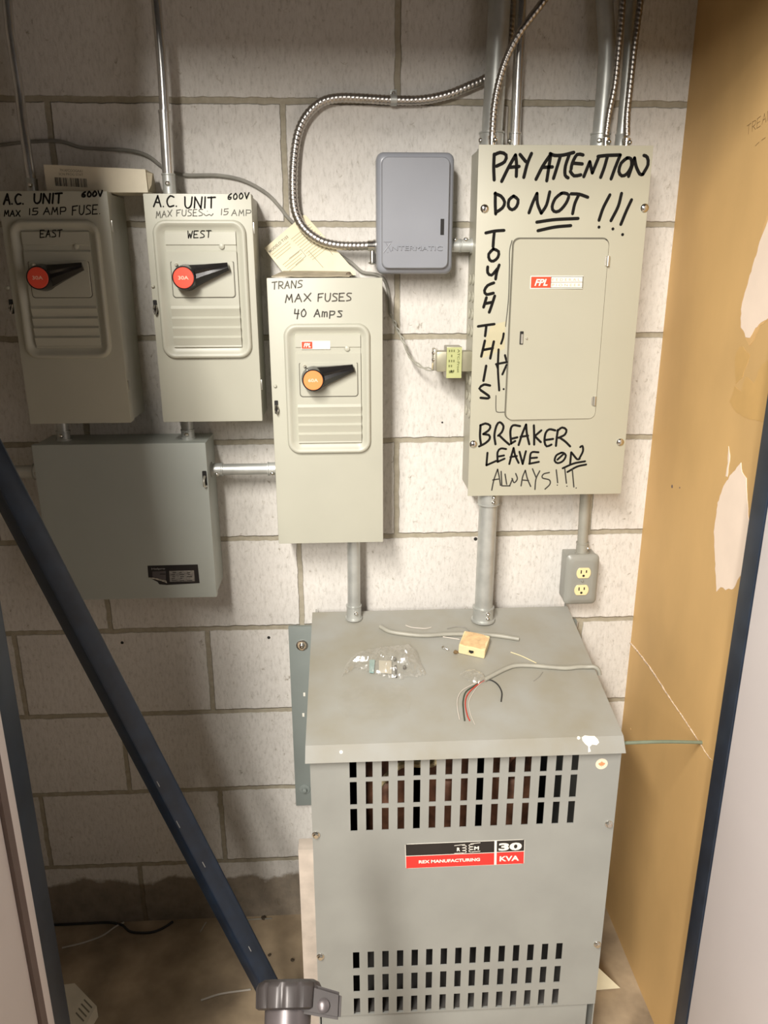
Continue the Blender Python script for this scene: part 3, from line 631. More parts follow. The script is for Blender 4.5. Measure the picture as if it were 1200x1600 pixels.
# ================================================================== FLOOR-STANDING TRANSFORMER under the panel
lx0, lx1 = -.1755, .3570
fx0, fx1, FY, fz0, fz1 = -.1695, .3590, -.385, .141, .735
tr = thing('power_transformer', (.09, -.20, 0), 'large grey ventilated transformer cabinet standing on the floor', 'transformer')
ROWS = [((548, 1187), (903, 1180), (552, 1217)), None]
xs_top = [(-.1013, .2839)]
def slot_grid():
    """front sheet with real ventilation slots"""
    xb0, xb1 = at(546.5, 1225, FY).x, at(902, 1215, FY).x
    pitch = None; wS = .0118
    n = 15; xl = [xb0+(xb1-wS-xb0)*i/(n-1) for i in range(n)]
    zr = [(at(550, 1216, FY).z, at(550, 1183, FY).z), (at(550, 1258, FY).z, at(550, 1222, FY).z), (at(550, 1299, FY).z, at(550, 1264, FY).z),
          (at(556, 1514, FY).z, at(556, 1488, FY).z), (at(556, 1550, FY).z, at(556, 1524, FY).z), (at(556, 1585, FY).z, at(556, 1560, FY).z)]
    X = sorted([fx0, fx1]+xl+[x+wS for x in xl]); Z = sorted([fz0, fz1]+[z for a in zr for z in a])
    bm = bmesh.new(); V = {}
    def vv(i, j):
        if (i, j) not in V: V[(i, j)] = bm.verts.new((X[i], FY, Z[j]))
        return V[(i, j)]
    for i in range(len(X)-1):
        for j in range(len(Z)-1):
            xm, zm = (X[i]+X[i+1])/2, (Z[j]+Z[j+1])/2
            if any(x < xm < x+wS for x in xl) and any(a < zm < b for a, b in zr): continue
            bm.faces.new((vv(i, j), vv(i+1, j), vv(i+1, j+1), vv(i, j+1)))
    return bm
bmf = slot_grid()
g = bmesh.ops.extrude_face_region(bmf, geom=bmf.faces[:]); bmesh.ops.translate(bmf, verts=[v for v in g['geom'] if isinstance(v, bmesh.types.BMVert)], vec=(0, .002, 0))
obj('front_panel', bmf, TRANSF, tr, 20)
for xa in (fx0, fx1-.002):
    bm = bmesh.new(); prism(bm, [(-.383, .05), (-.014, .05), (-.014, .812), (-.383, .733)], lambda y, z, t_: (xa+.002*t_, y, z)); obj('side_panel', bm, TRANSF, tr)
obj('back_panel', B(fx0, fx1, -.014, -.012, .05, .77), DARK, tr)  # coloured dark to stand in for shade behind the slots
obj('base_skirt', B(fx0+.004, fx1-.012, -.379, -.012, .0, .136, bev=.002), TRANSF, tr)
obj('slot_shade_plate', B(fx0+.003, fx1-.003, -.375, -.016, .1365, .139), mat('slot_shade_dark', (.06, .055, .05), .7), tr)  # dark plate added so the lower slots look shaded inside
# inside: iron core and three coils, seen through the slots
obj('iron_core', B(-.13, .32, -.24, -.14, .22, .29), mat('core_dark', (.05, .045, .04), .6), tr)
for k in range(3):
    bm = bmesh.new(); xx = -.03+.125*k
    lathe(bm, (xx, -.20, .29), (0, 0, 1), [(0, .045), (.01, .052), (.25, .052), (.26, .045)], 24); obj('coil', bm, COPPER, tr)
for (x, z, l, mm) in ((-.06, .60, .16, CREAM2), (.11, .66, .14, STEELD), (.16, .615, .12, COPPER)):
    bm = bmesh.new(); tube(bm, [(x, -.33, z), (x+l*.3, -.30, z+.03), (x+l*.7, -.32, z+.05), (x+l, -.26, z+.09)], .006, n=8); obj('lead_wire', bm, mm, tr)
# sloping lid with turned-down front lip
ly0, lzf = LID_F; lyb, lzb = LID_B
bm = bmesh.new()
pr_ = [(lyb, lzb), (ly0, lzf), (ly0-.0095, lzf-.028), (ly0-.0080, lzf-.0285), (ly0+.003, lzf-.004), (lyb, lzb-.004)]
prism(bm, pr_, lambda y, z, t_: (lx0+(lx1-lx0)*t_+(.0035*(1 if t_ else -.3) if z < lzf-.02 else 0), y, z))
LIDM = mat('lid_grey_dusty', (.29, .27, .21), .45, var=.10, scale=10, col2=(.305, .305, .28))
LID = obj('lid', bm, LIDM, tr, 20)
for xa in (lx0+.001, lx1-.003):
    bm = bmesh.new(); hexa(bm, [(xa, ly0, lzf-.022), (xa+.002, ly0, lzf-.022), (xa+.002, lyb, lzb-.022), (xa, lyb, lzb-.022), (xa, ly0, lzf-.001), (xa+.002, ly0, lzf-.001), (xa+.002, lyb, lzb-.001), (xa, lyb, lzb-.001)])
    obj('lid_side_lip', bm, LIDM, tr)
for a in ((494, 1304), (951, 1287), (501, 1494), (933, 1475)): screw(at(*a, FY), (0, -1, 0), .0052, tr, hexh=True, name='panel_screw')
# maker's plate
def P4(a, b): return at(a, b, FY-.0002)
c = [P4(633, 1319), P4(820, 1311.5), P4(819, 1349), P4(634, 1357)]
ex, ez = (c[1]-c[0]), (c[3]-c[0])
def lab_q(u0, u1, v0, v1, dy):
    bm = bmesh.new(); P_ = [c[0]+ex*u+ez*v for u, v in ((u0, v0), (u1, v0), (u1, v1), (u0, v1))]
    return loops(bm, [[p+Vector((0, .0004, 0)) for p in P_], [p-Vector((0, dy, 0)) for p in P_]], False, True)
bm = bmesh.new(); rr = rrect(.5, .5, 1, 1, .02); rr = [(.5+(x-.5), .5+(z-.5)*1.0) for x, z in rrect(.5, .5, 1, 1, .035)]
loops(bm, [[c[0]+ex*u+ez*v+Vector((0, .0004, 0)) for u, v in rr], [c[0]+ex*u+ez*v-Vector((0, .0002, 0)) for u, v in rr]], False, True)
lb = obj('maker_label', bm, WHITE, tr)
obj('black_field', lab_q(.004, .745, .012, .475, .0004), LBLACK, lb); obj('black_field', lab_q(.765, .996, .012, .465, .0004), LBLACK, lb)
obj('red_field', lab_q(.004, .745, .50, .988, .0004), LRED, lb); obj('red_field', lab_q(.765, .996, .49, .988, .0004), LRED, lb)
def lt(s, u0, u1, v, h, bold=.02): text(s, c[0]+ex*u0+ez*v, c[0]+ex*u1+ez*v, h, WHITE, lb, 'label_text', bold=bold, lift=.0006)
lt('30', .78, .975, .40, .0145, .045); lt('KVA', .79, .955, .85, .0105, .03); lt('REX MANUFACTURING', .11, .625, .80, .0062, .035)
lt('R', .43, .458, .36, .0072, .04); lt('M', .575, .615, .34, .0072, .04)
ul = lambda u, v: c[0]+ex*u+ez*v-Vector((0, .0006, 0))
coil = []
coil.append([(.41, .13), (.497, .10)]); coil.append([(.41, .45), (.497, .44)])
for k in range(3): coil.append([(.475, .13+.11*k), (.505, .15+.11*k), (.505, .21+.11*k), (.475, .235+.11*k)])
coil.append([(.545, .08), (.625, .055)]); coil.append([(.545, .42), (.625, .40)])
for k in range(3): coil.append([(.568, .10+.11*k), (.535, .12+.11*k), (.535, .18+.11*k), (.568, .205+.11*k)])
ink('coil_emblem', coil, ul, .0010, WHITE, lb)
# round sticker with maple leaf
sc_ = at(940, 1193.5, FY); bm = bmesh.new(); lathe(bm, sc_, (0, -1, 0), [(-.001, .0105), (.0004, .0105)], 28); stk = obj('round_sticker', bm, STICK, tr)
lf = [(0, 1), (.18, .62), (.42, .72), (.36, .28), (.62, .5), (.70, .32), (1, .38), (.88, .08), (1, -.06), (.52, -.42), (.56, -.62), (.08, -.52), (.06, -.95)]
lf = lf+[(-x, y) for x, y in lf[::-1] if x]
bm = bmesh.new(); loops(bm, [[sc_+Vector((x*.0058, -.0003, y*.0058)) for x, y in lf], [sc_+Vector((x*.0058, -.0007, y*.0058)) for x, y in lf]], False, True); obj('leaf_emblem', bm, LEAF, stk)
# paint drip on the lip
def lip(px, py):
    d = ray(px, py); n = Vector((0, -.028, .0095)).normalized(); p0 = Vector((0, ly0, lzf)); return CAM+d*((p0-CAM).dot(n)/d.dot(n))
bm = bmesh.new(); out = [(909, 1152), (914, 1149), (921, 1150), (929, 1150), (934, 1155), (936, 1160), (932, 1164), (925, 1163), (921, 1167), (923, 1174), (919, 1175), (919, 1166), (914, 1162), (910, 1157)]
loops(bm, [[lip(*q)+Vector((0, .0005, 0)) for q in out], [lip(*q)+Vector((0, -.0007, .0001)) for q in out]], False, True); obj('paint_drip', bm, WPAINT, LID)
for (a, b, r) in ((904, 1153, .0030), (533, 1175, .0032)):
    bm = bmesh.new(); lathe(bm, lip(a, b), (0, -.95, .3), [(-.001, r), (.0006, r*.9)], 10); obj('paint_drip', bm, WPAINT, LID)
# wall plate behind
mp_ = obj('mounting_plate', B(-.2285, .388, -.012, -.001, .323, .770, bev=.0008), PLATE, tr)
for a in ((472, 1008), (476, 1233)):
    q = at(*a, -.012); bm = bmesh.new(); lathe(bm, q, (0, -1, 0), [(0, .0125), (.0015, .0125), (.002, .011), (.002, .006), (.008, .005), (.009, .003)], 18); obj('plate_bolt', bm, CHROME if a[1] < 1100 else PLATE, tr)
for a in ((475.5, 1085), (474, 1117)):
    q = at(*a, -.012); obj('plate_slot', B(q.x-.0022, q.x+.0022, -.0126, -.0115, q.z-.0045, q.z+.0045, bev=.0004), WHITE, tr)

bz = at(476, 1325, -.34).z; bx = at(473, 1540, -.34).x
tag(obj('board', B(bx+.003, fx0-.0015, -.345, -.315, 0, bz, bev=.001), mat('pale_board', (.50, .43, .36), .8, var=.12, scale=40), loc=((bx+fx0)/2, -.2, 0)), 'narrow pale upright board against the left side of the transformer', 'board')

# ================================================================== OUTLET BOX
p, q = at(882.5, 868, -.05), at(936, 944, -.05); p.x = (at(886, 873, -.05).x+at(881, 940, -.05).x)/2; q.x = (at(938, 873, -.05).x+at(931, 940, -.05).x)/2
ob = thing('outlet_box', ((p.x+q.x)/2, 0, q.z), 'grey handy box with two ivory sockets, below the breaker panel', 'electrical outlet')
obj('box', B(p.x+.003, q.x-.003, -.046, 0, q.z+.004, p.z-.004, bev=.003), OUTG, ob)
cx, cz, w, h = (p.x+q.x)/2, (p.z+q.z)/2, q.x-p.x, p.z-q.z
prof = [(0, -.042), (0, -.046), (.003, -.0495), (.007, -.0505), (.010, -.0520), (.013, -.0525)]
bm = bmesh.new(); loops(bm, [[(x, y, z) for x, z in rrect(cx, cz, w-2*i, h-2*i, max(.010-i*.2, .006), 8)] for i, y in prof], True, True); obj('cover_plate', bm, OUTG, ob, 40)
for a in ((912, 895.5), (908.5, 922)):
    o_ = at(*a, -.0535); bm = bmesh.new()
    def outl(r, hh): return [(o_.x+max(-1, min(1, 1))*r*cos(t_), max(-hh, min(hh, r*1.02*sin(t_)))+o_.z) for t_ in [2*pi*i/40 for i in range(40)]]
    loops(bm, [[(x, -.051, z) for x, z in outl(.0148, .0112)], [(x, -.0540, z) for x, z in outl(.0148, .0112)], [(x, -.0546, z) for x, z in outl(.0140, .0106)]], False, True)
    s_ = obj('receptacle', bm, CREAM, ob)
    bm = bmesh.new(); box(bm, o_.x-.0068, o_.x-.0044, -.0549, -.053, o_.z-.0005, o_.z+.0068); box(bm, o_.x+.0040, o_.x+.0064, -.0549, -.053, o_.z+.0008, o_.z+.0066)
    lathe(bm, (o_.x-.0002, -.053, o_.z-.0055), (0, -1, 0), [(0, .0026), (.0019, .0026)], 12); obj('socket_holes', bm, DARK, s_)
screw((cx, -.0525, cz), (0, -1, 0), .0028, ob, OUTG)

# ================================================================== CONDUITS
def connector(p, d, r, m, parent, L_=.024, scr=1, side=(0, -1, 0)):
    bm = bmesh.new(); lathe(bm, p, d, [(0, r*1.36), (.0035, r*1.36), (.0036, r*1.16), (L_-.003, r*1.16), (L_-.002, r*1.24), (L_, r*1.24), (L_, r*1.0)], 22)
    o = obj('connector', bm, m, parent)
    d = Vector(d).normalized(); s = Vector(side).normalized()
    for k in range(scr):
        screw(Vector(p)+d*(L_*(.38 if scr == 2 else .55)+k*.010)+s*r*1.15, s, .0042, o, name='screw')
    return o
def emt(pts, r, m, label, cons=(), group='metal conduits', name='conduit'):
    pts = [Vector(p) for p in pts]
    t = thing(name, pts[-1], label, 'conduit', group)
    bm = bmesh.new(); tube(bm, pts, r, n=20, step=.02); obj('pipe', bm, m, t)
    for c_ in cons: connector(*c_[:2], r, c_[2] if len(c_) > 2 and c_[2] else m, t, *(c_[3:]))
    return t
UP, DN = (0, 0, 1), (0, 0, -1)
ZA, ZB = 1.6105, 1.6070
# above the left switches
def col(pxs, Y0, Y1, ztop=None):
    """points down a column of pixels with depth varying linearly from Y0 (first) to Y1 (last)"""
    n = len(pxs); return [at(a, b, Y0+(Y1-Y0)*i/(n-1)) for i, (a, b) in enumerate(pxs)]
def ext(pts, z=2.395):
    d = pts[0]-pts[1]; k = (z-pts[0].z)/d.z; return [pts[0]+d*k]+pts
def thin(px, yb, Y): return at(px, yb, Y)
pA = col([(10, -12), (16, 50), (25, 110), (31, 150)], -.028, -.028)+col([(35, 185), (40, 220), (51, 294)], -.036, -.055)
eA = thing('conduit', pA[-1], 'thin steel conduit with an offset bend above the switch marked EAST', 'conduit', 'metal conduits')
bm = bmesh.new(); tube(bm, ext(pA), .0078, n=20, step=.02); obj('pipe', bm, STEEL, eA); connector((pA[-1].x, pA[-1].y, ZA), UP, .0078, STEELD, eA)
pB_ = col([(243, -10), (252, 90), (257.5, 178)], -.052, -.055)
eB = thing('conduit', at(263, 292, -.055), 'thin steel conduit with a coupling above the switch marked WEST', 'conduit', 'metal conduits')
bm = bmesh.new(); tube(bm, ext(pB_), .0082, n=20, step=.02); obj('pipe', bm, STEEL, eB)
bm = bmesh.new(); p, q = at(257, 176, -.055), at(263.5, 285, -.055); cyl(bm, p, q, .0096, n=20); cyl(bm, p+Vector((0, 0, .003)), p-Vector((0, 0, .001)), .0103, n=20); obj('coupling', bm, STEEL, eB)
connector((q.x+.0005, q.y, ZB), UP, .0092, STEELD, eB, .036)
# above the breaker panel
PZ = pz1-.003
def riser(pxs, Y0, Y1, r, m, label, scr=1, side=(0, -1, 0)):
    pts = col(pxs, Y0, Y1)
    t = thing('conduit', (pts[-1].x, pts[-1].y, PZ), label, 'conduit', 'metal conduits')
    bm = bmesh.new(); tube(bm, ext(pts), r, n=22, step=.02); obj('pipe', bm, m, t)
    connector((pts[-1].x, pts[-1].y, PZ), UP, r, m, t, .030, scr, side); return t
riser([(781, -5), (776, 90), (768.5, 212)], -.046, -.046, .0180, STEELD, 'thick conduit rising from the left end of the breaker panel top', 1, (-1, -.3, 0))
riser([(815, -5), (810, 100), (805, 214)], -.044, -.044, .0090, STEEL, 'bright thin conduit rising just right of the thickest pipe on the panel', 1, (-1, -.4, 0))
riser([(944, -5), (948, 60), (948, 95), (944, 150), (938, 214)], -.040, -.044, .0142, STEELD, 'bowed conduit left of two armoured cables above the panel', 1, (-.4, -1, 0))
riser([(987, -5), (981, 100), (971, 214)], -.032, -.040, .0088, STEELD, 'thin straight conduit between two armoured cables above the panel', 1, (.2, -1, 0))
def flexc(pts, r, label, end=None, endd=None):
    t = thing('armoured_cable', pts[-1], label, 'cable', 'armoured cables'); obj('armour', flex_tube(pts, r), FLEXM, t, 60)
    if end is not None:
        bm = bmesh.new(); lathe(bm, end, endd, [(0, r*1.3), (.004, r*1.3), (.004, r*1.05), (.014, r*1.1), (.014, r*1.3), (.019, r*1.3), (.019, r)], 18)
        c_ = obj('connector', bm, CHROME, t); s = Vector((.5, -1, 0)).normalized() if abs(endd[2]) > .5 else Vector((0, -.5, -1)).normalized()
        screw(Vector(end)+Vector(endd)*.012+s*r*1.3, s, .004, c_, name='clamp_screw')
    return t
pz = lambda a, b, Y: at(a, b, Y)
f1 = [pz(868, -30, -.10), pz(850, 0, -.098), pz(832, 24, -.096), pz(814, 48, -.093), pz(800, 72, -.090), pz(788, 100, -.086), pz(778, 135, -.083), pz(772, 170, -.081), pz(769, 212, -.079)]
flexc(f1, .0060, 'armoured cable slanting in front of the thick conduit at the left end of the panel', (f1[-1].x, f1[-1].y, PZ), UP)
f2 = [pz(975, -25, -.068), pz(972, 10, -.068), pz(968, 60, -.067), pz(961, 130, -.066), pz(952, 175, -.066), pz(947, 212, -.066)]
flexc(f2, .0055, 'armoured cable just right of the bowed conduit above the panel', (f2[-1].x, f2[-1].y, PZ), UP)
f3 = [pz(1003, -25, -.060), pz(1000, 5, -.060), pz(991, 75, -.060), pz(984, 140, -.061), pz(980, 180, -.062), pz(979.5, 212, -.063)]
flexc(f3, .0055, 'rightmost armoured cable entering the top of the breaker panel', (f3[-1].x, f3[-1].y, PZ), UP)
Yt = -.030
f4 = [pz(801, -30, -.012), pz(800, 5, -.012), pz(798, 40, -.012), pz(794, 70, -.012), pz(783, 100, -.012), pz(760, 122, -.013), pz(735, 134, -.014), pz(700, 148, -.014), pz(660, 156, -.014), pz(615, 156.5, -.014), pz(570, 154, -.014), pz(530, 153, -.014), pz(502, 160, -.015),
      pz(480, 180, -.016), pz(467, 205, -.018), pz(461, 235, -.021), pz(458, 275, -.024), pz(459, 315, -.027), pz(465, 340, -.030), pz(478, 360, -.033), pz(500, 376, -.036), pz(525, 383, -.037), pz(555, 384.5, -.037), pz(578, 384, -.037)]
f4t = flexc(f4, .0078, 'long curved armoured cable looping across the wall into the timer box')
bm = bmesh.new(); e = at(578, 384, -.037)
lathe(bm, e+Vector((-.004, 0, 0)), (1, 0, 0), [(0, .0098), (.010, .0098), (.010, .0112), (.014, .0112), (.014, .009), (tx0+.004-e.x, .009)], 18)
cyl(bm, e+Vector((.004, 0, -.006)), e+Vector((.004, -.002, -.030)), .0042, n=12); lathe(bm, e+Vector((.004, -.002, -.028)), DN, [(0, .007), (.002, .007), (.004, .004)], 14)
obj('connector', bm, CHROME, f4t)
st = at(615, 146, -.004); sp = thing('cable_strap', st, 'small steel one hole strap holding the curved armoured cable to the wall', 'strap')
bm = bmesh.new(); box(bm, st.x-.0055, st.x+.0055, -.0025, -.0005, st.z-.012, st.z+.0065, bev=.0005)
q = at(615, 156.5, -.014)
prism(bm, [(.0092*cos(a), .0092*sin(a)) for a in [pi*(.5+i/10) for i in range(11)]]+[(.0080*cos(a), .0080*sin(a)) for a in [pi*(1.5-i/10) for i in range(11)]], lambda a, b, t_: (q.x-.0055+.011*t_, q.y+a, q.z+b))
obj('strap_band', bm, STEELD, sp); screw((st.x, -.0025, st.z), (0, -1, 0), .0042, sp, name='strap_screw')
# lower conduits
def lidz(y): return LID_F[1]+(y-LID_F[0])*(LID_B[1]-LID_F[1])/(LID_B[0]-LID_F[0])
def drop(x0, ztop, x1, y, r, m, label, scr_top=0, scr_bot=1, side=(.3, -1, 0)):
    zb = lidz(y)+.0005; t = thing('conduit', (x1, y, zb), label, 'conduit', 'metal conduits'); bm = bmesh.new(); tube(bm, [(x0, y, ztop), (x1, y, zb)], r, n=24); obj('pipe', bm, m, t)
    connector((x1, y, zb), UP, r, m, t, .030, scr_bot, side)
    if scr_top: connector((x0, y, ztop), DN, r, m, t, .030, scr_top, side)
    return t
a, b = at(553, 860, -.06), at(553, 962, -.06); drop(a.x, .994, b.x, -.06, .0128, STEELD, 'conduit joining the TRANS switch to the transformer lid', 0, 1)
a, b = at(763, 790, -.075), at(754.5, 968, -.075); drop(a.x, pz0+.006, b.x, -.075, .0178, STEELD, 'thick conduit from the breaker panel down to the transformer lid', 2, 2)
a, b = at(913, 790, -.034), at(911, 858, -.034); oz = ob.location.z
t = thing('conduit', (b.x, -.034, b.z), 'short grey conduit between the breaker panel and the outlet box', 'conduit', 'metal conduits'); bm = bmesh.new(); zt = at(911, 872, -.05).z
OC = mat('conduit_grey_paint', (.36, .35, .30), .5, .3)
tube(bm, [(a.x+.001, -.030, pz0+.008), (b.x, -.028, ob.location.z+h-.003)], .0105, n=20); obj('pipe', bm, OC, t); connector((b.x, -.028, ob.location.z+h-.004), UP, .0105, OC, t, .024, 1, (1, -.8, 0))
def nipple(x0, x1, y, z, r, label, m=STEELD, side=(0, -1, -.5), scr=1):
    t = thing('conduit', ((x0+x1)/2, y, z), label, 'conduit', 'metal conduits'); bm = bmesh.new(); tube(bm, [(x0, y, z), (x1, y, z)], r, n=20); obj('pipe', bm, m, t)
    connector((x0, y, z), (1, 0, 0), r, m, t, .022, scr, side); connector((x1, y, z), (-1, 0, 0), r, m, t, .022, scr, side); return t
z_ = at(390, 733, -.05).z; nipple(jx1-.002, -.229, -.05, z_, .0108, 'short horizontal conduit from the square box to the TRANS switch', STEELD)
z_ = at(718, 384, -.035).z; nipple(tx1-.003, px0+.004, -.035, z_, .0095, 'short horizontal fitting from the timer box to the breaker panel', STEELD, (0, -.5, 1))
def vnip(px, Y, ztop, zbot, label):
    x = at(px, 670, Y).x; t = thing('conduit', (x, Y, zbot), label, 'conduit', 'metal conduits'); bm = bmesh.new(); tube(bm, [(x, Y, zbot), (x, Y, ztop)], .0105, n=20); obj('pipe', bm, STEELD, t)
    connector((x, Y, zbot), UP, .0105, STEELD, t, .018, 1); return t
vnip(98, -.05, 1.229, 1.185, 'short fitting between the EAST switch and the square box, in deep shadow'); vnip(293, -.05, 1.2295, 1.185, 'short fitting between the WEST switch and the square box')
z_ = at(40, 737, -.05).z; t = thing('conduit', (-.70, -.05, z_), 'short conduit leaving the left side of the square box into shadow', 'conduit', 'metal conduits')
bm = bmesh.new(); tube(bm, [(jx0+.003, -.05, z_), (-.86, -.05, z_)], .0125, n=20); obj('pipe', bm, STEELD, t); connector((jx0+.002, -.05, z_), (-1, 0, 0), .0125, STEELD, t)

# ================================================================== CARTON, LEAFLET, WIRES ON THE WALL
a, b, c_, d_ = at(68, 257, -.085), at(227, 264.5, -.085), at(229, 299, -.085), at(70, 297, -.085)
zb = ZA+.0003; dyv = Vector((0, .058, 0)); fl = [Vector((a.x, -.085, zb)), Vector((b.x+.001, -.085, zb)), b+Vector((0, 0, 0)), a]
bm = bmesh.new(); hexa(bm, [fl[0], fl[1], fl[1]+dyv, fl[0]+dyv, fl[3], fl[2], fl[2]+dyv, fl[3]+dyv])
ca = thing('carton', ((a.x+b.x)/2, -.056, zb), 'flat cream carton with a barcode lying across the tops of two switches', 'box')
obj('carton_body', bm, CARD, ca)
bm = bmesh.new(); e0 = fl[1]; e1 = fl[2]
loops(bm, [[e0+Vector((.0004, .004, .003)), e0+Vector((.0004, .052, .003)), e1+Vector((.0004, .052, -.006)), e1+Vector((.0004, .004, -.004))], [e0+Vector((.006, .004, .012)), e0+Vector((.002, .052, .006)), e1+Vector((.002, .052, -.010)), e1+Vector((.010, .004, -.006))]], True, True)
obj('end_flap', bm, PAPERD, ca)
bm = bmesh.new(); xx = 86.0
while xx < 136.5:
    wv = random.choice((.7, .7, 1.1, 1.6)); p, q = at(xx, 277+(xx-86)*.045, -.0853), at(xx+wv, 290.5+(xx-86)*.045, -.0853); box(bm, p.x, q.x, -.0856, -.0848, q.z, p.z); xx += wv+random.choice((.7, .9, 1.4))
obj('barcode', bm, LBLACK, ca)
text('791AFCOOGAA1', at(93.5, 268, -.0853), at(129, 269.5, -.0853), .0042, PRINT, ca); text('SCN PROG STAT', at(92, 273.5, -.0853), at(130, 275, -.0853), .0036, PRINT, ca)
# instruction leaflet leaning on the wall behind the armoured cable, its lower part folded over the switch top
def lf_pt(px, py):   # leaning plane: y=-.050 at switch top, -.012 at the paper's top
    z0, z1 = 1.474, 1.585; d = ray(px, py); n = Vector((0, z1-z0, -.038)).normalized(); p0 = Vector((0, -.044, z0)); return CAM+d*((p0-CAM).dot(n)/d.dot(n))
lo_ = lf_pt(490, 425); lea = thing('instruction_leaflet', (lo_.x, lo_.y, 1.475), 'cream printed leaflet leaning on the wall on top of the TRANS switch', 'paper')
bm = bmesh.new(); Pq = [lf_pt(*q) for q in ((413, 388), (474, 336), (478, 337), (511, 374), (555, 424), (556, 430), (446, 430))]
loops(bm, [[q+Vector((0, .0006, 0)) for q in Pq], [q+Vector((0, -.0003, 0)) for q in Pq]], True, True); obj('sheet', bm, PAPER, lea)
ll = lambda a, b: lf_pt(a, b)+Vector((0, -.0006, 0))
def along(px0, py0, px1, py1, bw=1):
    return [(px0, py0), (px1, py1)]
nl = Vector((0, -.95, .3)).normalized()
text('MODELO T103', ll(422, 395.5), ll(451, 371), .0050, PRINT, lea, nrm=nl, bold=.02, lift=.0002)
pr_l = []
for k in range(12):
    f = k/12; sx, sy = 424+f*40, 399+f*38
    if sy > 432: break
    for (u0, u1) in ((.02, .45), (.5, .98)):
        u1_ = u1-random.uniform(0, .1)
        A_ = (sx+62*u0, sy-50*u0); B_ = (sx+62*u1_, sy-50*u1_)
        if k in (3, 4) and u0 < .3: continue
        pr_l.append([A_, B_])
pr_l = [[p for p in s] for s in pr_l if all(q[1] > 345 and q[1] < 424 for q in s)]
ink('fine_print', pr_l, ll, .0009, mat('print_tan', (.34, .29, .17), .7), lea, nl)
ink('diagram_lines', [[(452, 404), (470, 390)], [(470, 390), (478, 400)], [(478, 400), (462, 414)], [(500, 374), (520, 398)], [(482, 392), (505, 418)], [(470, 362), (488, 382)]], ll, .0008, PRINT, lea, nl)
bm = bmesh.new(); zt = 1.4745; zq = [(424, 431.5), (432, 425), (443, 417), (480, 416.5), (520, 418), (547, 419.5), (551, 428), (546, 431), (530, 430), (505, 431.5), (480, 430.5), (462, 431), (455, 430)]
P0 = [at(a, b, -.045-.06*max(0, min(1, (b-417)/14.))) for a, b in zq]
P1 = []
for (a, b), p in zip(zq, P0): P1.append(Vector((p.x, p.y, zt+.0008+.009*max(0, min(1, (431-b)/14.)))))
loops(bm, [P1, [q+Vector((0, 0, .0014)) for q in P1]], True, True); obj('folded_flap', bm, PAPERD, lea)
bm = bmesh.new(); bmesh.ops.create_icosphere(bm, subdivisions=2, radius=.005); cpt = at(545, 428, -.09)
for v in bm.verts: v.co = v.co*(1+.4*noise.noise(v.co*300))+Vector((cpt.x, -.085, 1.4785))
tag(obj('dust_clump', bm, mat('dust_dark', (.12, .09, .06), .9, var=.4, scale=300), loc=(cpt.x, -.085, 1.474)), 'small dark dust clump on top of the TRANS switch', 'dust')
# thin grey cable along the wall
gw = thing('signal_cable', at(300, 273, -.006), 'thin grey cable sagging along the wall behind the conduits to the small transformer', 'cable')
def wv(pts, Y): return [at(a, b, Y) for a, b in pts]
bm = bmesh.new(); tube(bm, wv([(-60, 235), (-10, 228), (30, 223), (60, 220.5), (95, 221), (125, 230), (160, 233), (200, 235), (230, 243), (256, 262), (285, 273), (340, 274), (380, 282), (415, 301), (436, 322), (450, 340), (478, 365), (520, 392), (548, 410), (566, 425), (584, 428), (598, 434), (606, 452), (610, 490)], -.006), .0030, n=8, step=.006); obj('sheath', bm, WIREG, gw)
bm = bmesh.new()
for ph in (0, pi):
    base = [(610, 490), (617, 505), (624, 520), (633, 538), (640, 556), (655, 571), (672, 577), (682, 576)]; pts = spline([at(a, b, -.006-(.06*i/7 if i > 3 else .012*i)) for i, (a, b) in enumerate(base)], .004); q = []
    for i, p in enumerate(pts): q.append(p+Vector((.0022*cos(i*.75+ph), .0022*sin(i*.75+ph), .0022*sin(i*.75+ph))))
    tube(bm, q[::1], .0014, n=6, step=.003)
obj('twisted_pair', bm, WIREP, gw)
bm = bmesh.new(); tube(bm, [at(676, 577, -.066), at(676, 570, -.072), at(680, 560, -.075), at(683, 553, -.077)], .0011, n=6, step=.003); tube(bm, [at(677, 577, -.066), at(682, 572, -.074), at(684, 565, -.077)], .0011, n=6, step=.003); obj('stripped_ends', bm, CREAM2, gw)

# ================================================================== THINGS ON THE TRANSFORMER LID
def lidpts(pts, h): return [atlid(a, b, h) for a, b in pts]
def lid_wire(name, pts, r, m, label, cat='wire', n=8, group=None):
    P_ = lidpts(pts, r); bm = bmesh.new(); tube(bm, P_, r, n=n, step=.004); return tag(obj(name, bm, m, loc=P_[len(P_)//2]-LN*r), label, cat, group or ('wire scraps on the transformer lid' if name == 'wire_scrap' else None))
lid_wire('cable_offcut', [(594, 979), (610, 987), (640, 991.5), (665, 993), (700, 991), (740, 991), (775, 993), (811, 998.5)], .0042, WIREP, 'pale cable offcut lying across the back of the transformer lid', 'cable', 12)
lid_wire('twisted_scrap', [(634, 977), (642, 980), (655, 981.5), (666, 982), (674, 980)], .0011, WIREW, 'short white twisted wire scrap behind the pale cable offcut', 'wire')
lid_wire('wire_scrap', [(699, 982), (715, 979), (728, 981), (733, 986)], .0010, WIREG, 'thin bent grey wire scrap beside the thick conduit connector', 'wire')
lid_wire('wire_scrap', [(692, 995), (705, 997), (718, 999)], .0012, WIREW, 'short white wire scrap behind the cream jack', 'wire')
lid_wire('wire_scrap', [(798, 1019), (815, 1025), (838, 1036)], .0008, CREAM2, 'fine pale wire scrap with a forked end behind the grey cable', 'wire')
lid_wire('wire_scrap', [(834, 1064), (843, 1057), (848, 1050)], .0007, WIREG, 'tiny grey wire clipping in front of the grey cable', 'wire')
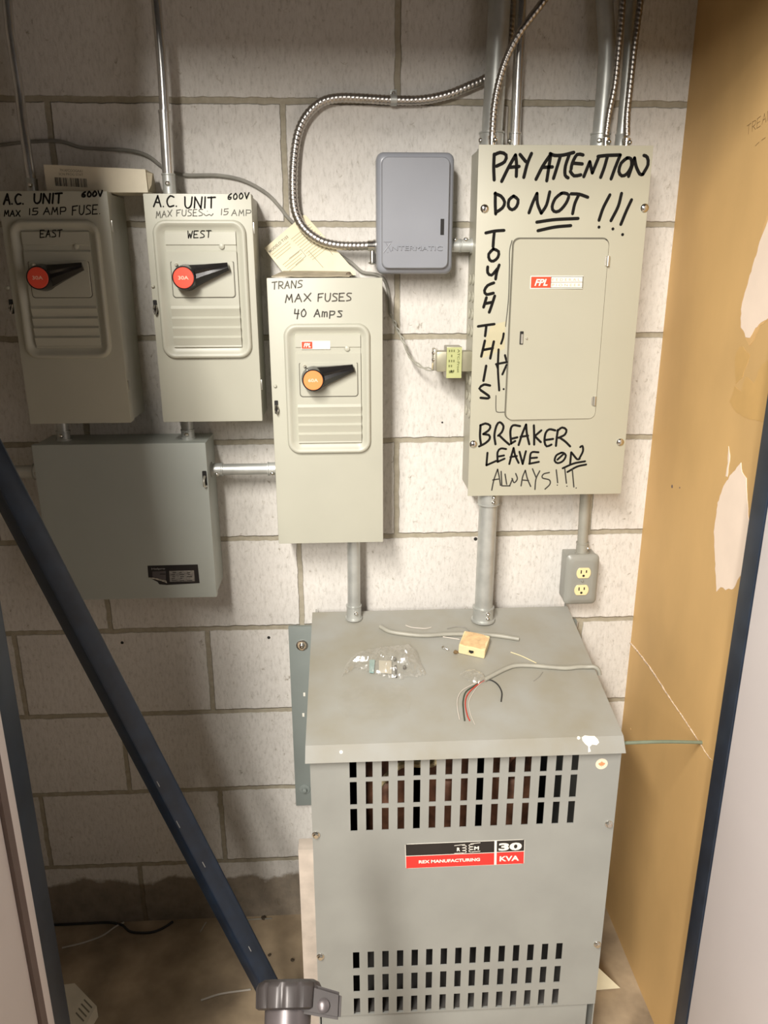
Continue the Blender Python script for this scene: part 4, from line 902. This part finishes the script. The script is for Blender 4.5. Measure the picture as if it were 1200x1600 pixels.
# phone jack
j0 = atlid(716, 1021); jr = atlid(756.5, 1030); jl = None
ju = (jr-j0); jw = ju.length; ju.normalize(); jv = LN.cross(ju).normalized()
jk = thing('phone_jack', j0+ju*jw/2, 'small square cream phone jack box on the transformer lid', 'phone jack')
def jbx(bm, u0, u1, v0, v1, h0, h1): return hexa(bm, [j0+ju*u+jv*v+LN*hh for hh in (h0, h1) for u, v in ((u0, v0), (u1, v0), (u1, v1), (u0, v1))])
bm = bmesh.new(); jbx(bm, 0, jw, 0, .046, .0005, .021); bmesh.ops.bevel(bm, geom=bm.edges[:], offset=.0012, segments=2, affect='EDGES'); obj('housing', bm, CREAM2, jk)
bm = bmesh.new(); tp = [(.001, .004), (.012, .001), (.028, .003), (jw-.008, .0015), (jw-.001, .008), (jw-.004, .02), (jw-.001, .038), (jw-.012, .045), (.02, .0455), (.003, .044), (.0015, .025)]
loops(bm, [[j0+ju*u+jv*v+LN*.0208 for u, v in tp], [j0+ju*u+jv*v+LN*.0216 for u, v in tp]], False, True); obj('torn_label', bm, KRAFT, jk)
bm = bmesh.new(); jbx(bm, jw*.34, jw*.62, -.0006, .002, .006, .0155); po = obj('port', bm, mat('port_ivory', (.70, .58, .32), .4), jk)
bm = bmesh.new(); jbx(bm, jw*.40, jw*.58, -.0010, .002, .009, .0145); jbx(bm, jw*.45, jw*.53, -.0010, .002, .0075, .0092); obj('port_opening', bm, DARK, po)
# loose screw
p, q = atlid(691, 1011, .0028), atlid(700, 1015, .0022)
bm = bmesh.new(); d = (q-p).normalized(); lathe(bm, p, d, [(0, .0028), (.0016, .0034), (.0026, .0018), (.013, .0016), (.015, .0004)], 10); tag(obj('loose_screw', bm, CHROME, loc=q-LN*.0022), 'small bright screw lying left of the cream jack', 'screw')
bm = bmesh.new(); bmesh.ops.create_icosphere(bm, subdivisions=2, radius=.0042)
cc = atlid(712, 1019, .003)
for v in bm.verts: v.co = v.co*(1+.5*noise.noise(v.co*400+Vector((3, 1, 2))))+cc
tag(obj('dirt_crumb', bm, mat('dirt_brown', (.17, .11, .05), .9, var=.4, scale=300), loc=cc-LN*.003), 'brown dirt crumb beside the left corner of the cream jack', 'dirt')
# cut grey cable with stripped cores in a scrap of film
kc = thing('cut_cable', atlid(800, 1042), 'grey cable across the transformer lid with stripped coloured cores', 'cable')
bm = bmesh.new(); P_ = lidpts([(757, 1062), (772, 1054), (790, 1045), (806, 1040), (830, 1040), (860, 1042.5), (885, 1044), (905, 1042), (917, 1042)], .0040)
P_ += [Vector((lx1-.002, P_[-1].y-.003, P_[-1].z+.0015)), Vector((lx1+.0055, P_[-1].y-.006, P_[-1].z-.003)), Vector((lx1+.0085, P_[-1].y-.007, P_[-1].z-.013))]
tube(bm, P_, .0040, n=12, step=.004); obj('sheath', bm, WIREP, kc)
for nm, pts, r, m in (('black_core', [(757, 1062), (768, 1063), (778, 1070), (784, 1082), (783, 1096)], .0012, WIREB), ('white_core', [(757, 1062), (740, 1069), (722, 1079), (715, 1092), (715, 1108), (718, 1124)], .0010, WIREW),
                      ('green_core', [(757, 1062), (742, 1071), (728, 1081), (723.5, 1095), (724, 1110), (726, 1126)], .0012, WIREN), ('red_core', [(757, 1063), (742, 1073), (730, 1086), (727, 1100), (730, 1117), (734, 1126)], .0011, WIRER), ('bare_core', [(757, 1063), (745, 1074), (733, 1095), (735, 1115), (742, 1132)], .0007, WIREW)):
    bm = bmesh.new(); tube(bm, lidpts(pts, r+.0005), r, n=8, step=.003); obj(nm, bm, m, kc)
def crumple(poly, hmax, m, name, label, cat, seed, loc_px, nx=34, edge=.15, amp=.6, freq=38, base=.0012):
    """crumpled clear film filling a px outline on the lid"""
    xs = [p[0] for p in poly]; ys = [p[1] for p in poly]; x0, x1, y0, y1 = min(xs), max(xs), min(ys), max(ys)
    def inside(x, y):
        r = False; j = len(poly)-1
        for i in range(len(poly)):
            (xi, yi), (xj, yj) = poly[i], poly[j]
            if (yi > y) != (yj > y) and x < (xj-xi)*(y-yi)/(yj-yi)+xi: r = not r
            j = i
        return r
    def dist(x, y):
        best = 1e9
        for i in range(len(poly)):
            (xa, ya), (xb, yb) = poly[i-1], poly[i]; L2 = (xb-xa)**2+(yb-ya)**2; t_ = max(0, min(1, ((x-xa)*(xb-xa)+(y-ya)*(yb-ya))/L2)); best = min(best, math.hypot(x-xa-t_*(xb-xa), y-ya-t_*(yb-ya)))
        return best
    bm = bmesh.new(); step = (x1-x0)/nx; ny = int((y1-y0)/step)+1; V = {}
    for i in range(nx+1):
        for j in range(ny+1):
            x, y = x0+i*step, y0+j*step
            if not inside(x, y): continue
            d = dist(x, y); prof = min(1, d/(edge*(x1-x0)))
            nz = noise.noise(Vector((x*.045, y*.07, seed)))*.5+abs(noise.noise(Vector((x*.12, y*.15, seed+5))))*.55
            h_ = base+hmax*(prof**.6)*max(.05, (1-amp)+amp*(nz+.25))
            V[(i, j)] = bm.verts.new(atlid(x, y+0, 0)+LN*h_)
    for (i, j) in list(V):
        k = [(i, j), (i+1, j), (i+1, j+1), (i, j+1)]
        if all(q in V for q in k):
            if (i+j) % 2: bm.faces.new([V[k[0]], V[k[1]], V[k[2]]]); bm.faces.new([V[k[0]], V[k[2]], V[k[3]]])
            else: bm.faces.new([V[k[0]], V[k[1]], V[k[3]]]); bm.faces.new([V[k[1]], V[k[2]], V[k[3]]])
    bmesh.ops.delete(bm, geom=[v for v in bm.verts if not v.link_faces], context='VERTS')
    return bm
bag = thing('plastic_bag', atlid(600, 1040), 'crumpled clear plastic bag with small parts on the left of the transformer lid', 'plastic bag')
poly = [(532, 1062), (541, 1038), (556, 1022), (575, 1016), (600, 1013), (622, 1010), (640, 1008), (652, 1018), (659, 1038), (668, 1056), (650, 1062), (625, 1063), (600, 1060), (575, 1053), (555, 1047), (545, 1055)]
obj('film', crumple(poly, .030, FILM, '', '', '', 3.1, None, nx=72), FILM, bag, 40)
p = [atlid(a, b, .004) for a, b in ((577, 1031), (586, 1031), (584, 1052), (577, 1051))]; bm = bmesh.new(); loops(bm, [p, [q+LN*.0005 for q in p]], True, True); obj('teal_strip', bm, TEAL, bag)
p = [atlid(a, b, .003) for a, b in ((592, 1032), (612, 1033), (612, 1053), (592, 1051))]; bm = bmesh.new(); loops(bm, [p, [q+LN*.0005 for q in p]], True, True); obj('paper_insert', bm, mat('insert_beige', (.50, .46, .37), .7), bag)
for a, b in ((617, 1030), (619, 1050), (632, 1043)):
    q = atlid(a, b, .004); bm = bmesh.new(); lathe(bm, q-LN*.003, LN, [(0, .003), (.006, .003), (.007, .002)], 10) if b != 1050 else tube(bm, [atlid(618, 1040, .004), atlid(619, 1058, .003)], .0018, n=8); obj('small_part', bm, mat('dark_part', (.10, .095, .085), .4, .5), bag)
scrp = crumple([(716, 1056), (726, 1048), (742, 1047), (756, 1054), (762, 1066), (748, 1072), (730, 1066)], .014, FILM, '', '', '', 8.4, None, nx=40)
tag(obj('film_scrap', scrp, FILM, smooth=40, loc=atlid(740, 1060)), 'small scrap of clear film around the stripped cable end', 'plastic film')
sheet = crumple([(528, 1090), (545, 1075), (575, 1070), (610, 1066), (632, 1072), (644, 1092), (640, 1115), (612, 1124), (575, 1126), (540, 1122), (526, 1108)], .007, FILM2, '', '', '', 12.7, None, nx=64, amp=.9)
tag(obj('flat_film', sheet, FILM2, smooth=40, loc=atlid(585, 1098)), 'faint flat clear film lying in front of the plastic bag', 'plastic film')

# ================================================================== ROD, BRACE, CLAMP, FLOOR DEBRIS
p, q = Vector((lx1+.001, -.372, .712)), atx(1097, 1160, .5155)
bm = bmesh.new(); tube(bm, [p, p.lerp(q, .5)+Vector((0, 0, .002)), q], .0030, n=10, step=.01); tag(obj('ground_wire', bm, GREEN, loc=p), 'stiff green grey wire from the transformer lid into the crack in the mustard wall', 'wire')
# navy angle brace leaning across the left side, from the frame down to the floor
ta, tb_ = at(61, 880, -.42), at(333, 1396, -.385)
dirv = (tb_-ta).normalized()
top = ta-dirv*.30; kf = (0.001-top.z)/dirv.z; bot = top+dirv*kf
br = thing('angle_brace', bot, 'dark navy steel angle brace leaning diagonally across the lower left', 'brace')
wv_ = dirv.cross(NFRONT).normalized(); 
if wv_.x < 0: wv_ = -wv_
nf = wv_.cross(dirv).normalized()
if nf.y > 0: nf = -nf
# two flanges: a front face (wide, right) and a darker flange turned to the lower left
s1 = (wv_*1.0+nf*.25).normalized(); s2 = (-wv_*.62-nf*-.0+Vector((0, .78, 0))).normalized()
def flange(bm, a, side, nrm_, w, th):
    hexa(bm, [a, a+side*w, a+side*w+nrm_*th, a+nrm_*th]+[v+(bot-a) for v in (a, a+side*w, a+side*w+nrm_*th, a+nrm_*th)])
bm = bmesh.new(); s1 = (wv_*.86+Vector((0, .50, 0))).normalized(); s2 = (-wv_*.93+Vector((0, .36, 0))).normalized()
def fl2(side, inn, w, th, name):
    bm = bmesh.new(); a = top; ring = [Vector((0, 0, 0)), side*w, side*w+inn*th, inn*th]
    hexa(bm, [a+r for r in ring]+[bot+r for r in ring]); bmesh.ops.bevel(bm, geom=bm.edges[:], offset=.0008, segments=1, affect='EDGES'); return obj(name, bm, NAVY2, br)
fl2(s1, Vector((0, 1, 0)), .029, .004, 'front_flange'); fl2(s2, Vector((0, 1, 0)), .022, .004, 'side_flange')
for f in (.50, .56, .63, .78, .90):
    q = top.lerp(bot, f)+s1*random.uniform(.002, .012)-Vector((0, .0003, 0)); bm = bmesh.new(); tube(bm, [q, q+dirv*random.uniform(.006, .016)], .0007, n=5); obj('paint_chip', bm, mat('chip_grey', (.30, .30, .29), .6), br)
# metal post with a clamp head in the foreground, leaning away from the camera
KY = -.80; ax_ = Vector((.02, .77, .64)).normalized(); kc_ = at(452, 1537, KY)
foot = kc_-ax_*((kc_.z-.02)/ax_.z)
kn = thing('clamp_post', (foot.x, foot.y, 0), 'dark metal post with a ribbed clamp head at the bottom edge', 'clamp')
kx = Vector((1, 0, 0)); kx = (kx-ax_*kx.dot(ax_)).normalized(); ky = ax_.cross(kx)
bm = bmesh.new(); lathe(bm, foot, ax_, [(0, .030), (.02, .030), (.022, .0255), ((kc_-foot).length-.045, .0255), ((kc_-foot).length-.012, .0265)], 36); obj('post', bm, KNOBP, kn)
bm = bmesh.new(); lathe(bm, (foot.x, foot.y, 0), UP, [(0, .07), (.006, .07), (.012, .055), (.022, .030)], 32); obj('foot', bm, KNOB, kn)
bm = bmesh.new(); n = 96; rings = []
for t_, r_ in ((-.025, .033), (-.023, .0365), (-.004, .0375), (.001, .0345), (.004, .028)):
    ring = []
    for i in range(n):
        th = 2*pi*i/n; rr = r_*(1-(.07*max(0, cos(11*th))**2 if t_ < 0 else 0)); ring.append(kc_+ax_*t_+kx*(rr*cos(th))+ky*(rr*sin(th)))
    rings.append(ring)
loops(bm, rings, True, True); obj('ribbed_collar', bm, KNOB, kn, 40)
def kp_(u, v, t_): return kc_+kx*u+ky*v+ax_*t_
bm = bmesh.new(); hexa(bm, [kp_(.012, -.022, -.028), kp_(.0590, -.016, -.036), kp_(.0590, .016, -.036), kp_(.012, .022, -.028), kp_(.012, -.022, .003), kp_(.0600, -.016, -.010), kp_(.0600, .016, -.010), kp_(.012, .022, .003)])
bmesh.ops.bevel(bm, geom=bm.edges[:], offset=.003, segments=2, affect='EDGES'); obj('clamp_lug', bm, KNOB, kn)
bm = bmesh.new(); lathe(bm, kp_(.040, -.018, -.022), -ky, [(0, .007), (.003, .007), (.005, .004)], 14); obj('clamp_bolt', bm, KNOBP, kn)
# floor wires and scraps
def floor_wire(name, pts, r, m, label, group='loose wires on the floor'):
    P_ = [atz(a, b, r+.0005) for a, b in pts]
    for q in P_: q.y = min(q.y, -r-.001)
    bm = bmesh.new(); tube(bm, P_, r, n=8, step=.006); return tag(obj(name, bm, m, loc=P_[0]*1.0-Vector((0, 0, r))), label, 'wire', group)
floor_wire('floor_wire', [(60, 1438), (100, 1441), (140, 1440), (170, 1437), (190, 1445), (205, 1456), (235, 1457), (255, 1450), (270, 1440)], .0028, WIREB, 'black wire lying along the foot of the block wall')
floor_wire('floor_wire', [(97, 1481), (130, 1473), (160, 1462), (180, 1448), (194, 1441)], .0018, WIREW, 'curved white wire on the dark floor at the left')
floor_wire('floor_wire', [(314, 1563), (345, 1553), (392, 1546)], .0020, WIREW, 'straight pale wire on the floor behind the foot of the brace')
floor_wire('floor_wire', [(313, 1456), (319, 1446), (322, 1441)], .0014, WIREW, 'short pale wire stub on the floor left of the brace')
floor_wire('floor_wire', [(366, 1441), (390, 1437), (425, 1435)], .0014, WIREP, 'thin pale wire at the foot of the wall right of the brace')
a, b = atz(109, 1556, .03), atz(151, 1572, .03)
bm = bmesh.new(); c0 = Vector((a.x-.06, a.y-.02, 0)); 
for_ = [Vector((a.x-.10, a.y+.02, 0)), Vector((b.x-.03, b.y-.12, 0)), Vector((b.x, b.y, 0)), Vector((a.x, a.y+.03, 0))]
hexa(bm, [v+Vector((0, 0, .0005)) for v in for_]+[v+Vector((0, 0, .03)) for v in for_])
fb = thing('floor_carton', (a.x-.03, a.y-.03, 0), 'small cream carton on the floor at the lower left, beside the navy post', 'box'); obj('carton_body', bm, CARD, fb)
bm = bmesh.new(); q0 = for_[2].lerp(for_[1], .2)+Vector((0, 0, .0304)); u_ = (for_[3]-for_[2]).normalized(); v_ = (for_[1]-for_[2]).normalized()
for k in range(4): q = for_[2]+u_*.008+v_*(.008+.010*k)+Vector((0, 0, .0303)); loops(bm, [[q, q+u_*.03, q+u_*.03+v_*.003, q+v_*.003], [q+Vector((0, 0, .0003)), q+u_*.03+Vector((0, 0, .0003)), q+u_*.03+v_*.003+Vector((0, 0, .0003)), q+v_*.003+Vector((0, 0, .0003))]], False, True)
obj('carton_print', bm, PRINT, fb)
sc0, sc1, sc2 = at(941, 1478, -.22), atz(967, 1542, .002), atz(938, 1546, .002)
bm = bmesh.new(); p = [Vector((fx1+.003, -.20, sc0.z)), sc1, Vector((fx1+.003, sc2.y, .002))]; loops(bm, [p, [v+Vector((.002, -.004, .001)) for v in p]], True, True)
tag(obj('cardboard_scrap', bm, PAPER, loc=(fx1+.02, sc1.y, 0)), 'torn cardboard scrap on the floor beside the right side of the transformer', 'cardboard')
for (a, b, r, lab_) in ((412, 1432, .006, 'dark crumb at the foot of the wall right of the brace'), (382, 1463, .006, 'flat dark crumb on the floor just right of the brace'), (457, 1500, .0045, 'dark crumb on the floor near the transformer front'), (421, 1492, .004, 'tiny dark crumb on the floor between brace and transformer')):
    q = atz(a, b, .002); q.y = min(q.y, -.008); bm = bmesh.new(); bmesh.ops.create_icosphere(bm, subdivisions=2, radius=r)
    for v in bm.verts: v.co = Vector((v.co.x, v.co.y, v.co.z*.5))*(1+.45*noise.noise(v.co*260+Vector((a, b, 0))))+Vector((q.x, q.y, r*.42))
    tag(obj('debris_crumb', bm, mat('debris', (.07, .05, .03), .9, var=.5, scale=200), loc=(q.x, q.y, 0)), lab_, 'debris', 'crumbs on the floor')
